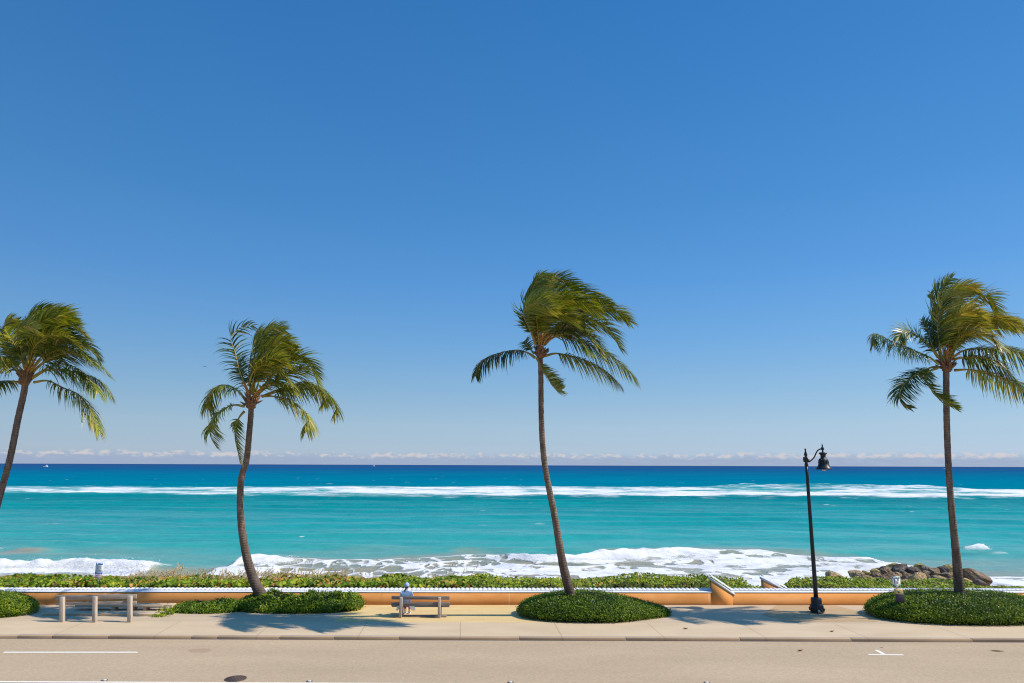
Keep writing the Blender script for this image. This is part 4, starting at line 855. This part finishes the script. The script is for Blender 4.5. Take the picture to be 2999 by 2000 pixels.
palm('tallest middle palm with a slightly bent trunk rising from a rounded hedge', [(1677, 1790), (1670, 1738), (1648, 1650), (1624, 1510), (1600, 1390), (1589, 1300), (1585, 1200), (1584, 1100), (1582, 1045)], 30.9, 28.4, 15.5, 7.4, (1582, 1036), 10.5, (1350, 780, .2551), [
 ([(850, 1050), (770, 995), (650, 962), (480, 985), (300, 1045), (200, 1130), (165, 1250)], .5, .18, .1, dict(DN, lmax=.8)),
 ([(870, 1050), (930, 1170), (1010, 1300), (1080, 1390), (1150, 1420)], -1.6, .40, 1.1, dict(wind=.8, grav=-.1, lmax=.62)),
 ([(960, 1030), (1100, 1000), (1300, 1040), (1500, 1110), (1680, 1220), (1820, 1350)], -.7, .55, .2, dict(DN, lmax=.9)),
 ([(960, 900), (1050, 820), (1180, 795), (1350, 850), (1600, 960), (1820, 1100), (2010, 1290)], -1.0, .42, .3, dict(DN, lmax=1.0)),
 ([(1000, 800), (1200, 680), (1420, 550), (1620, 495), (1800, 520), (1940, 640)], .8, .3, .4, dict(wind=.6, grav=.6)),
 ([(950, 800), (1100, 700), (1300, 600), (1500, 620), (1700, 720), (1840, 950)], -.6, .42, .5, dict(wind=.6, grav=.55)),
 ([(930, 870), (920, 600), (1000, 420), (1130, 310), (1300, 290), (1500, 340), (1720, 440)], .3, .40, .9, dict(wind=.7, grav=.5)),
 ([(900, 870), (880, 560), (900, 380), (1000, 220), (1150, 160), (1350, 240)], 1.0, .25, 1.2, BL),
 ([(870, 900), (770, 640), (720, 480), (790, 330), (850, 200), (900, 110), (1000, 120)], -.3, .40, 1.4, dict(BL, lmax=.85)),
 ([(860, 900), (800, 700), (740, 520), (800, 420), (950, 400), (1080, 480)], -1.8, .52, 1.2, BL),
 ([(900, 880), (850, 600), (870, 350), (960, 180), (1060, 110)], .4, .5, 1.3, dict(BL, lmax=.9)),
 ([(910, 900), (960, 600), (1050, 440), (1200, 380), (1400, 420), (1560, 520)], -1.2, .44, .7, dict(wind=.8, grav=.4)),
 ([(840, 1000), (780, 930), (740, 860), (770, 800)], .9, .35, .8, dict(lmax=.45, n=36)),
 ([(910, 900), (930, 700), (1000, 560), (1150, 540), (1300, 640)], -1.8, .40, .7, dict(wind=.8, grav=.45)),
 ([(950, 900), (1100, 740), (1300, 700), (1450, 780), (1550, 900)], -1.6, .50, .4, dict(wind=.5, grav=.6)),
 ([(950, 850), (1150, 640), (1350, 500), (1500, 460), (1650, 520)], 1.5, .18, .6, BL),
 ([(880, 880), (800, 640), (800, 480), (870, 330), (1000, 300)], 1.2, .2, 1.2, BL),
 ([(900, 900), (880, 700), (860, 520), (900, 420), (990, 420)], -2.2, .46, 1.0, BL),
 ([(930, 900), (1000, 640), (1120, 480), (1260, 440), (1400, 520)], .9, .22, .9, BL)], n=70)
palm('palm with the bowed trunk whose foot leans against the seawall by the loose hedge', [(790, 1790), (765, 1742), (741, 1693), (721, 1624), (707, 1537), (703.5, 1454), (708, 1395), (720, 1356), (726, 1315), (729, 1280), (734, 1225), (736, 1180)], 32.3, 30.2, 17, 7.6, (736, 1180), 12.5, (550, 900, .3189), [
 ([(530, 850), (440, 750), (330, 712), (250, 740), (195, 830), (190, 930), (245, 990)], .5, .5, .1, dict(DN, lmax=.75)),
 ([(520, 910), (430, 897), (340, 930), (250, 1000), (205, 1100), (215, 1200), (265, 1290)], -.5, .55, .5, dict(wind=.8, grav=.25, lmax=.75)),
 ([(520, 955), (480, 1000), (440, 1080), (435, 1200), (460, 1330), (480, 1430)], -.8, .42, .9, dict(wind=.7, grav=.3, lmax=.6)),
 ([(545, 760), (480, 600), (435, 420), (395, 290), (440, 215), (520, 170), (600, 170)], .3, .3, 1.3, dict(sparse=.35, wind=.45, grav=.5, lmax=.85, n=52)),
 ([(570, 800), (590, 560), (640, 350), (720, 230), (820, 190), (890, 210)], -.2, .6, 1.3, BL),
 ([(580, 800), (620, 600), (700, 430), (800, 330), (920, 310), (1000, 390)], -.9, .58, .9, dict(BL, lmax=.9)),
 ([(600, 800), (560, 600), (590, 400), (640, 250), (660, 190)], .7, .35, 1.3, BL),
 ([(640, 800), (760, 640), (880, 520), (1000, 460), (1100, 480), (1190, 640)], .5, .4, .6, dict(wind=.7, grav=.45)),
 ([(560, 720), (600, 600), (700, 530), (800, 560), (900, 640), (960, 720)], -2.0, .5, .5, dict(wind=.6, grav=.6)),
 ([(650, 790), (800, 680), (950, 600), (1080, 560), (1160, 600), (1200, 700)], -.9, .52, .4, dict(wind=.5, grav=.6)),
 ([(680, 820), (850, 770), (1050, 735), (1180, 725), (1290, 800), (1370, 920), (1340, 1000)], .5, .48, .2, dict(DN, lmax=.85)),
 ([(680, 815), (800, 820), (950, 860), (1050, 940), (1120, 1020), (1090, 1140)], -1.0, .62, .4, dict(DN, lmax=.9)),
 ([(620, 780), (700, 560), (800, 440), (900, 400), (980, 410)], .9, .45, 1.0, BL),
 ([(600, 820), (680, 740), (800, 700), (920, 720), (1000, 800)], -1.8, .6, .3, dict(wind=.4, grav=.65, lmax=.8)),
 ([(590, 800), (640, 620), (720, 500), (820, 470), (900, 540)], -1.6, .55, .9, BL),
 ([(560, 790), (500, 640), (470, 520), (480, 430)], .9, .3, 1.0, dict(sparse=.2, wind=.4, grav=.5, lmax=.7, n=44)),
 ([(600, 800), (640, 560), (690, 400), (760, 300), (850, 260)], .3, .5, 1.2, BL)], n=66)
palm('palm at the left edge of the photo whose trunk leans out to the right', [(-75, 1790), (-62, 1700), (-35, 1580), (0, 1450), (30, 1340), (52, 1230), (70, 1150), (75, 1110)], 31.4, 30.6, 15.5, 8.6, (74, 1112), 12.5, (0, 850, .4146), [
 ([(240, 650), (340, 640), (450, 690), (560, 740), (640, 850), (700, 1000)], -.9, .55, .2, dict(DN, lmax=1.0)),
 ([(230, 620), (350, 560), (500, 570), (620, 600), (720, 650), (800, 760)], -.2, .36, .3, dict(DN, lmax=.95)),
 ([(220, 590), (330, 500), (480, 450), (600, 460), (700, 520), (770, 600)], -.9, .5, .4, dict(wind=.5, grav=.6)),
 ([(210, 560), (300, 400), (420, 310), (540, 330), (640, 400), (700, 490)], .4, .34, .6, dict(wind=.6, grav=.5)),
 ([(200, 540), (230, 350), (290, 230), (380, 170), (480, 165), (540, 220)], -.3, .6, 1.0, BL),
 ([(190, 540), (170, 350), (200, 230), (270, 150), (370, 120)], .9, .3, 1.3, BL),
 ([(185, 560), (140, 400), (120, 300), (180, 250), (260, 280)], -1.8, .56, 1.2, BL),
 ([(150, 600), (60, 450), (20, 330), (60, 250), (130, 210)], .4, .34, 1.2, dict(BL, lmax=.8)),
 ([(160, 620), (80, 540), (-20, 480), (-120, 500), (-200, 600)], -.6, .5, .3, dict(DN)),
 ([(140, 650), (40, 640), (-60, 660), (-120, 760)], .6, .34, .2, dict(DN, lmax=.7)),
 ([(200, 560), (280, 330), (400, 230), (520, 250), (620, 340)], -1.1, .44, .7, dict(wind=.8, grav=.35)),
 ([(215, 570), (330, 430), (470, 370), (600, 390), (690, 470)], -1.6, .3, .5, dict(wind=.6, grav=.5)),
 ([(235, 610), (350, 540), (450, 520), (560, 560), (640, 640), (690, 720)], -1.7, .46, .3, DN),
 ([(180, 560), (100, 380), (30, 260), (80, 200)], -.9, .46, 1.1, BL),
 ([(190, 550), (210, 400), (250, 280), (330, 200), (430, 200)], -1.4, .58, 1.0, BL),
 ([(200, 560), (230, 420), (330, 330), (450, 320), (560, 400)], -2.0, .32, .7, dict(wind=.7, grav=.45)),
 ([(170, 580), (90, 500), (10, 470), (-60, 520)], -1.5, .52, .5, dict(wind=.5, grav=.5))], n=70)
palm('palm at the right edge of the photo, straight trunk rising before the rocks', [(2818, 1790), (2811, 1740), (2800, 1620), (2785, 1470), (2776, 1330), (2772, 1200), (2771, 1080)], 30.9, 29.4, 15, 8.4, (2772, 1074), 12, (2500, 780, .28695), [
 ([(870, 1000), (760, 920), (600, 850), (460, 790), (340, 740), (220, 690), (200, 800)], .3, .25, .2, dict(DN, lmax=.85)),
 ([(860, 930), (780, 820), (680, 730), (580, 670), (500, 670), (460, 740), (490, 790)], -.4, .45, .9, dict(wind=.4, grav=.4, lmax=.7)),
 ([(870, 1030), (800, 1030), (700, 1070), (570, 1150), (480, 1260), (480, 1380), (570, 1440)], -.4, .3, .6, dict(wind=.8, grav=.25, lmax=.8)),
 ([(850, 1040), (760, 1080), (740, 1170), (820, 1290), (930, 1370), (1050, 1450)], -1.4, .42, .9, dict(wind=.8, grav=.1, lmax=.65)),
 ([(910, 980), (870, 750), (850, 520), (870, 330), (930, 180), (1000, 120)], -.2, .38, 1.45, dict(wind=.6, grav=.2, lmax=1.0)),
 ([(930, 980), (900, 700), (900, 450), (990, 280), (1130, 200), (1260, 220)], -.9, .58, 1.1, BL),
 ([(960, 960), (1030, 700), (1150, 450), (1280, 310), (1400, 330), (1480, 500)], .6, .38, .7, dict(wind=.7, grav=.4)),
 ([(960, 960), (1000, 760), (1150, 590), (1380, 525), (1550, 560), (1660, 600), (1740, 690)], -.9, .52, .4, dict(wind=.5, grav=.6)),
 ([(980, 960), (1080, 780), (1250, 640), (1450, 600), (1650, 600), (1800, 650)], .7, .42, .4, dict(wind=.6, grav=.5)),
 ([(1000, 950), (1150, 930), (1300, 930), (1450, 980), (1580, 1080), (1690, 1190)], -1.2, .45, .3, dict(DN, lmax=.9)),
 ([(1030, 1060), (1200, 1055), (1400, 1100), (1600, 1180), (1740, 1250), (1850, 1340)], .1, .5, .2, dict(DN, lmax=.95)),
 ([(990, 940), (1150, 850), (1400, 840), (1600, 860), (1740, 900), (1900, 1010)], -.5, .5, .3, dict(DN)),
 ([(950, 950), (1000, 600), (1080, 350), (1180, 250), (1280, 260)], -.1, .6, 1.1, BL),
 ([(900, 960), (830, 750), (800, 560), (830, 400), (790, 270)], .7, .25, 1.4, dict(wind=.4, grav=.3, lmax=.8)),
 ([(880, 950), (800, 800), (760, 640), (700, 540)], .9, .2, 1.2, dict(wind=.3, grav=.35, lmax=.7, n=46)),
 ([(950, 950), (980, 700), (1060, 520), (1180, 450), (1300, 500)], -1.8, .5, .9, BL),
 ([(960, 950), (1080, 740), (1230, 680), (1400, 720), (1500, 820)], -1.8, .5, .4, dict(wind=.5, grav=.6)),
 ([(940, 950), (930, 650), (960, 420), (1050, 280)], .9, .35, 1.3, BL)], n=70)
# ------------------------------------------------------------------ boulders at the water's edge
RK = {'tan': mat_rock('tan_boulder', (.18, .12, .065), (.44, .31, .155), (.62, .46, .25)), 'yel': mat_rock('lichen_boulder', (.13, .10, .05), (.38, .29, .09), (.54, .44, .12)),
      'brn': mat_rock('brown_boulder', (.09, .06, .04), (.26, .175, .105), (.46, .33, .20)), 'gry': mat_rock('grey_boulder', (.055, .044, .036), (.16, .125, .10), (.33, .27, .21))}
def boulder(cx, cy, w, h, c, label, i):
    u, v = 2400+cx*.2548, 1630+cy*.2548; f = min(1, max(0, (cy+h/2-150)/210)); Y = 67.5-7.5*f
    p = aty(u, v, Y); k = mpp(p); a, b = w*.2548*k*.56, h*.2548*k*.62; r2 = random.Random(i*13+5); g = np.random.default_rng(i+3)
    import bmesh as bmm
    bm = bmm.new(); bmm.ops.create_icosphere(bm, subdivisions=4, radius=1); V = np.array([x.co[:] for x in bm.verts]); F = [[x.index for x in f_.verts] for f_ in bm.faces]; bm.free()
    for q in range(15):                                      # chop facets
        n_ = g.normal(size=3); n_[2] *= .8; n_ /= np.linalg.norm(n_); d = g.uniform(.5, .86); e = V@n_-d; V = V-np.outer(np.where(e > 0, e*.9, 0), n_)
    s_ = 3.0; V = V*(1+.16*(fbm(V[:, 0]*s_+V[:, 2]*2.1+i*7, V[:, 1]*s_-V[:, 2]*1.7, i, 4)-.5)[:, None]*2)
    tl = g.uniform(-.25, .25); 
    if w > 260: tl = .30
    V = V*np.array([a*1.25, (a+b)*.68, b*1.34]); c_, sn = math.cos(tl), math.sin(tl); x, z = V[:, 0].copy(), V[:, 2].copy(); V[:, 0] = x*c_+z*sn; V[:, 2] = -x*sn+z*c_
    o = mesh('boulder', V, F, RK[c], smooth=False); o.location = p; o.modifiers.new('Smooth', 'SMOOTH').iterations = 1
    tag(o, label, 'boulder', 'boulders piled at the water edge')
for i, r in enumerate([
 (185, 240, 175, 90, 'tan', 'tan boulder standing alone at the left end of the rock pile'), (430, 215, 180, 95, 'tan', 'large tan boulder at the left end of the main pile, beside the foam'),
 (535, 210, 110, 60, 'yel', 'small yellow-green boulder right of the large tan one on the left'), (510, 262, 180, 80, 'brn', 'wide brown boulder low down, in front of the large tan one on the left'),
 (645, 185, 120, 60, 'yel', 'yellowish boulder high on the left shoulder of the pile'), (690, 155, 80, 45, 'gry', 'small grey boulder on the left shoulder of the pile, below the crest'),
 (770, 160, 110, 60, 'gry', 'dark grey boulder just left of the big black one on the crest'), (850, 118, 120, 50, 'yel', 'yellow lichen-covered boulder topping the left crest of the pile'),
 (912, 145, 185, 95, 'gry', 'big blackish boulder on the crest, the largest dark one'), (785, 205, 135, 85, 'brn', 'brown boulder below the small dark one left of the crest'),
 (655, 232, 135, 85, 'brn', 'dark brown boulder in the middle of the left shoulder'), (955, 192, 95, 60, 'gry', 'small dark grey boulder tucked under the big blackish one'),
 (885, 212, 110, 45, 'tan', 'flat tan boulder directly above the pet sign'), (1080, 170, 165, 90, 'gry', 'dark grey boulder in the centre of the pile below the tan-topped one'),
 (1165, 132, 150, 60, 'yel', 'yellow-tan topped boulder on the middle of the crest'), (1255, 158, 125, 68, 'gry', 'rounded charcoal boulder on the crest right of the yellow-tan one'),
 (1312, 195, 140, 80, 'brn', 'warm brown boulder on the right of the centre, below the charcoal one'), (1215, 208, 115, 55, 'brn', 'small brown boulder left of the warm brown one, mid pile'),
 (1005, 255, 160, 75, 'brn', 'brown boulder low down just right of the pet sign'), (825, 275, 175, 105, 'brn', 'dark brown boulder low down just left of the pet sign'),
 (1145, 275, 175, 115, 'tan', 'big tan-brown boulder standing low in the front of the pile'), (1385, 262, 170, 75, 'tan', 'sunlit orange-tan boulder in front, right of the big tan-brown one'),
 (1350, 308, 235, 75, 'gry', 'wide flat grey boulder lowest in the front of the pile'), (1440, 165, 125, 62, 'gry', 'dark boulder left of the palm trunk near the crest'),
 (1505, 140, 130, 55, 'yel', 'yellow-tan boulder touching the palm trunk on the crest'), (1480, 230, 185, 90, 'brn', 'large brown boulder left of the palm trunk, mid pile'),
 (1790, 238, 310, 120, 'brn', 'long brown boulder sloping down right of the palm trunk'), (1700, 290, 115, 55, 'tan', 'small sunlit tan boulder low down right of the palm trunk'),
 (1822, 306, 150, 55, 'gry', 'flat grey boulder under the long sloping brown one'), (690, 285, 145, 65, 'gry', 'dark grey boulder low at the left, above the creepers'),
 (985, 302, 150, 60, 'brn', 'low brown boulder at the foot of the pile right of the pet sign'), (1560, 300, 150, 70, 'brn', 'brown boulder low behind the palm trunk'), (1230, 250, 120, 70, 'gry', 'dark boulder between the big tan-brown and the orange-tan ones')]): boulder(*r, i)
# ------------------------------------------------------------------ person on the bench
def skin(name, V, E, R, m, parent, off, root=0, sub=2):
    me = bpy.data.meshes.new(name); me.from_pydata([tuple(np.array(v)-off) for v in V], E, []); me.materials.append(m); o = bpy.data.objects.new(name, me); link(o, parent)
    md = o.modifiers.new('Skin', 'SKIN'); md.use_smooth_shade = True; 
    if not me.skin_vertices: me.attributes.new('skin', 'FLOAT', 'POINT')
    for i, r in enumerate(R):
        sv = me.skin_vertices[0].data[i]; sv.radius = (r, r) if not hasattr(r, '__len__') else r; sv.use_root = (i == root)
    sb = o.modifiers.new('Sub', 'SUBSURF'); sb.levels = sub; sb.render_levels = sub; return o
M_SKIN = plain('skin', (.42, .25, .17), .5, .3, .05); M_HAIR = plain('dark_hair', (.03, .02, .015), .5, .4, .2, 30)
M_JACK = plain('pale_blue_jacket', (.80, .775, .75), .75, .2, .06, 8, 0, .25, 9); M_CAPB = plain('blue_cap', (.30, .40, .62), .7, .2, .06)
M_PINK = plain('magenta_leggings', (.62, .015, .26), .7, .2, .08); M_SHOE = plain('grey_blue_shoe', (.20, .28, .36), .6, .3, .15); M_SOLE = plain('white_sole', (.7, .7, .68), .6, .3, .05)
def person():
    px = float(aty(1189.5, 1745, Yb+.3)[0]); by = Yb+.36; o0 = np.array([px, by, 0]); sz = .455
    t = thing('person', (px, by, 0), 'person seen from behind on the bench in pale blue jacket, blue cap and pink leggings', 'person')
    J = lambda x, y, z: (px+x, by+y, z)
    V, E, R = [], [], []
    def chain(pts, rads, start=None):
        prev = start; ids = []
        for p, r in zip(pts, rads):
            V.append(J(*p)); R.append(r); i = len(V)-1; ids.append(i)
            if prev is not None: E.append((prev, i))
            prev = i
        return ids
    sp = chain([(0, 0, sz+.12), (0, -.01, sz+.24), (0, -.015, sz+.38), (0, 0, sz+.50), (0, .012, sz+.585), (0, .03, sz+.67), (0, .045, sz+.75), (0, .05, sz+.83)], [(.16, .12), (.13, .105), (.15, .11), (.115, .09), (.05, .05), (.07, .075), (.078, .092), (.06, .07)])
    chain([(0, .125, sz+.715), (0, .155, sz+.70)], [.02, .013], sp[6]);                     # nose
    for s_ in (-1, 1):
        chain([(s_*.085, .04, sz+.72), (s_*.095, .035, sz+.735)], [.018, .012], sp[6])        # ears
        a = chain([(s_*.17, .0, sz+.49), (s_*.215, .05, sz+.36), (s_*.225, .12, sz+.24), (s_*.16, .26, sz+.19), (s_*.10, .37, sz+.17), (s_*.085, .41, sz+.165)], [.06, .05, .043, .036, .028, (.034, .018)], sp[3])
        for f in range(4):                                                                  # curled fingers on the knee
            fx = s_*.085+(f-1.5)*.019; ln = (.028, .033, .03, .023)[f]; chain([(fx, .44, sz+.165), (fx, .44+ln, sz+.158), (fx, .45+ln*1.6, sz+.135)], [.009, .0085, .0075], a[-1])
        chain([(s_*.085-s_*.035, .41, sz+.16), (s_*.085-s_*.048, .44, sz+.15)], [.010, .008], a[-1])
        lx = .09 if s_ > 0 else .1
        chain([(s_*lx, .06, sz+.10), (s_*(lx+.01), .28, sz+.09), (s_*.10, .46, sz+.06), (s_*.095, .43, sz-.12), (s_*.09, .40, sz-.29), (s_*.088, .39, .07), (s_*.09, .47, .04), (s_*.092, .54, .03)], [.095, .08, .062, .056, .042, .035, .03, .022], sp[0])
    skin('body', V, E, R, M_SKIN, t, o0)
    # jacket
    V, E, R = [], [], []
    sp = chain([(0, -.02, sz+.08), (0, -.015, sz+.20), (0, -.02, sz+.36), (0, -.005, sz+.49), (0, .008, sz+.56), (0, .012, sz+.615)], [(.235, .18), (.20, .15), (.20, .15), (.165, .12), (.10, .09), (.078, .078)])
    for s_ in (-1, 1): chain([(s_*.175, .0, sz+.48), (s_*.225, .05, sz+.35), (s_*.235, .125, sz+.24), (s_*.17, .255, sz+.20), (s_*.115, .34, sz+.18)], [.095, .085, .072, .06, .05], sp[3])
    jk = skin('jacket', V, E, R, M_JACK, t, o0)
    mb = MB()
    for s_, w in ((-1, .10), (1, .16)):                     # jacket tails hanging behind the seat edge
        x0 = s_*.22; P = [(x0-s_*.02, -.275, sz+.10), (x0+s_*w, -.272, sz+.04), (x0+s_*(w+.06), -.27, sz-.17), (x0+s_*.10, -.268, sz-.20), (x0-s_*.05, -.27, sz-.04)]; mb.prism([J(*p) for p in (P if s_ > 0 else P[::-1])], (0, .018, 0))
    child('jacket_tail', mb, M_JACK, jk)
    mb = MB(); mb.tube([J(-.25, -.262, sz+.02), J(0, -.262, sz+.05), J(.30, -.262, sz+.02)], .03, 8); child('jacket_hem', mb, M_JACK, jk, smooth=True)
    # leggings over thigh and calf
    for s_ in (-1, 1):
        V, E, R = [], [], []; lx = .09 if s_ > 0 else .1
        chain([(s_*lx, .10, sz+.10), (s_*(lx+.01), .28, sz+.09), (s_*.10, .46, sz+.06), (s_*.096, .445, sz-.03), (s_*.095, .43, sz-.13), (s_*.09, .40, sz-.27)], [.10, .088, .072, .07, .068, .05]); skin('leggings', V, E, R, M_PINK, t, o0)
        mb = MB(); q = [(-.045, .34), (-.048, .45), (-.052, .54), (-.03, .615), (.03, .615), (.052, .54), (.048, .45), (.045, .34)]
        mb.prism([J(s_*.09+a, b, .012) for a, b in q], (0, 0, .022)); so_ = child('sole', mb, M_SOLE, t, bevel=.006)
        V, E, R = [], [], []; chain([(s_*.088, .385, .12), (s_*.088, .39, .065), (s_*.09, .47, .058), (s_*.091, .56, .048)], [.046, .047, .042, .032]); sh = skin('shoe', V, E, R, M_SHOE, t, o0)
    # cap and hair
    V, E, R = [], [], []; chain([(0, .02, sz+.64), (0, .018, sz+.70), (0, .03, sz+.79)], [(.068, .06), (.088, .085), (.08, .08)]); skin('hair', V, E, R, M_HAIR, t, o0)
    V, E, R = [], [], []; chain([(-.02, -.05, sz+.66), (-.055, -.075, sz+.60), (-.075, -.09, sz+.52)], [.035, .034, .015]); skin('ponytail', V, E, R, M_HAIR, t, o0)
    mb = MB(); prof = [(.104, sz+.735), (.106, sz+.77), (.10, sz+.82), (.08, sz+.865), (.045, sz+.888), (.004, sz+.895)]; mb.lathe(px, by+.035, prof, 24); cp = child('cap', mb, M_CAPB, t, smooth=True)
    mb = MB(); a = np.linspace(.15*math.pi, .85*math.pi, 12); mb.prism([(px+.10*math.cos(x), by+.035+.10*math.sin(x), sz+.745) for x in a]+[(px+.085*math.cos(x), by+.075+.17*math.sin(x), sz+.735) for x in a[::-1]], (0, 0, .012)); child('peak', mb, M_CAPB, cp)
person()
# ------------------------------------------------------------------ boats on the horizon and a bird
M_HULL = plain('white_boat_paint', (.75, .72, .70), .4, .3, .04); M_GLASS = plain('dark_boat_glass', (.03, .04, .06), .2, .5, .05)
def boat(u, v, Y, ln, label, m=M_HULL):
    p = aty(u, v, Y); x, y, z = float(p[0]), Y, SEA; s_ = ln/18
    t = thing('motor_boat', (x, y, z), label, 'boat', 'boats far out on the horizon')
    mb = MB(); L_ = []
    for q, wd, top, bot in ((-9, .2, 2.6, 1.6), (-6, 1.6, 2.2, .2), (0, 2.3, 1.8, -.5), (6, 2.2, 1.7, -.5), (9, 2.0, 1.7, -.3)):
        L_.append([(x+q*s_, y-wd*s_, z+top*s_), (x+q*s_, y-wd*.5*s_, z+bot*s_), (x+q*s_, y+wd*.5*s_, z+bot*s_), (x+q*s_, y+wd*s_, z+top*s_)])
    V = [a for r in L_ for a in r]; Fc = [[4*i+j, 4*i+(j+1) % 4, 4*i+4+(j+1) % 4, 4*i+4+j] for i in range(4) for j in range(4)]+[[3, 2, 1, 0], [16, 17, 18, 19]]; mb.add(V, Fc); child('hull', mb, m, t)
    mb = MB(); mb.prism([(x-1*s_, y-1.5*s_, z+1.8*s_), (x+7*s_, y-1.5*s_, z+1.75*s_), (x+7*s_, y-1.5*s_, z+4*s_), (x+1.2*s_, y-1.5*s_, z+4*s_)], (0, 3*s_, 0)); cb = child('cabin', mb, m, t)
    mb = MB(); mb.prism([(x+1*s_, y-1.53*s_, z+2.7*s_), (x+6.4*s_, y-1.53*s_, z+2.7*s_), (x+6.4*s_, y-1.53*s_, z+3.5*s_), (x+1.6*s_, y-1.53*s_, z+3.5*s_)], (0, .04*s_, 0)); child('window', mb, M_GLASS, cb)
    mb = MB(); mb.box(x+2.4*s_, x+6.2*s_, y-1.2*s_, y+1.2*s_, z+4.0*s_, z+5.4*s_); mb.box(x+2*s_, x+6.5*s_, y-1.4*s_, y+1.4*s_, z+6.6*s_, z+6.8*s_)
    for q in (2.3, 6.1): mb.box(x+q*s_, x+(q+.15)*s_, y-1.1*s_, y+1.1*s_, z+5.4*s_, z+6.6*s_)
    child('flybridge', mb, m, t); mb = MB(); mb.tube([(x+4.4*s_, y, z+6.8*s_), (x+4.4*s_, y, z+10*s_)], .1*s_, 6); child('mast', mb, m, t)
boat(133, 1360, 2100, 16.5, 'white motor yacht with a flybridge on the left horizon')
boat(2768, 1369, 2900, 20, 'tiny white boat on the horizon just left of the rightmost palm trunk')
boat(1092, 1362, 4200, 26, 'faint pale ship on the horizon left of the middle palm', plain('hazy_ship_paint', (.5, .52, .56), .6, .2, .04))
def bird():
    p = aty(599.5, 1073.5, 150); b = thing('seabird', p, 'small dark seabird gliding in the sky left of the bowed palm', 'bird'); x, y, z = map(float, p)
    M_B = plain('dark_feathers', (.07, .065, .07), .8, .2, .1); mb = MB(); mb.tube([(x-.02, y-.22, z), (x, y-.1, z+.01), (x+.01, y+.1, z), (x+.02, y+.25, z-.01), (x+.02, y+.33, z)], [.03, .06, .08, .05, .015], 8); child('body', mb, M_B, b, smooth=True)
    for s_ in (-1, 1):
        mb = MB(); mb.prism([(x, y-.07, z+.03), (x+s_*.22, y-.12, z+.07), (x+s_*.50, y-.02, z+.03), (x+s_*.2, y+.04, z+.05), (x, y+.08, z+.03)][::s_], (0, 0, .012)); child('wing', mb, M_B, b)
bird()

# ------------------------------------------------------------------ fallen leaves and twigs
M_DRY = plain('dry_leaf', (.22, .09, .04), .8, .2, .3, 20); M_PALE = plain('pale_dry_leaf', (.55, .42, .26), .8, .2, .2, 20)
for u, v, z, ln, a, m, lab in ((2344, 1906.5, RZ, .20, .2, M_DRY, 'curled reddish dry leaf on the road left of the white T-shaped mark'), (2584, 1896, RZ, .10, .4, M_PALE, 'small pale dry leaf on the road above the white T-shaped mark'),
                            (2300, 1871, RZ, .18, -.2, M_DRY, 'brown scrap of leaf against the kerb below the lamp post'), (2437, 1850, 0, .17, .1, M_DRY, 'brown leaf scrap on the sidewalk right of the lamp post'),
                            (2008, 1842, 0, .2, -.1, M_DRY, 'brown leaf scrap on the sidewalk in the palm shadow right of the pointed hedge'), (2920, 1908, RZ, .42, -.35, M_DRY, 'thin dark twig on the road near the right edge')):
    p = at(u, v, z); n = 7; V = []; w = ln*(.06 if 'twig' in lab else .26)
    for i in range(n):
        q = i/(n-1); x = (q-.5)*ln; ww = w*math.sin(math.pi*min(.98, max(.04, q)))**.8+.004; zz = z+.012+.03*ln/.2*(2*q-1)**2*(.3 if 'twig' in lab else 1); V += [(p[0]+x*math.cos(a)-ww*math.sin(a), p[1]+x*math.sin(a)+ww*math.cos(a), zz+.02*ww/w), (p[0]+x*math.cos(a), p[1]+x*math.sin(a), zz-.004), (p[0]+x*math.cos(a)+ww*math.sin(a), p[1]+x*math.sin(a)-ww*math.cos(a), zz+.02*ww/w)]
    F = [[3*i+j, 3*i+j+1, 3*i+j+4, 3*i+j+3] for i in range(n-1) for j in (0, 1)]; V = np.array(V)-np.array([p[0], p[1], z])
    o = mesh('twig' if 'twig' in lab else 'fallen_leaf', V, F, m); o.location = (p[0], p[1], z); tag(o, lab, 'twig' if 'twig' in lab else 'fallen leaf')
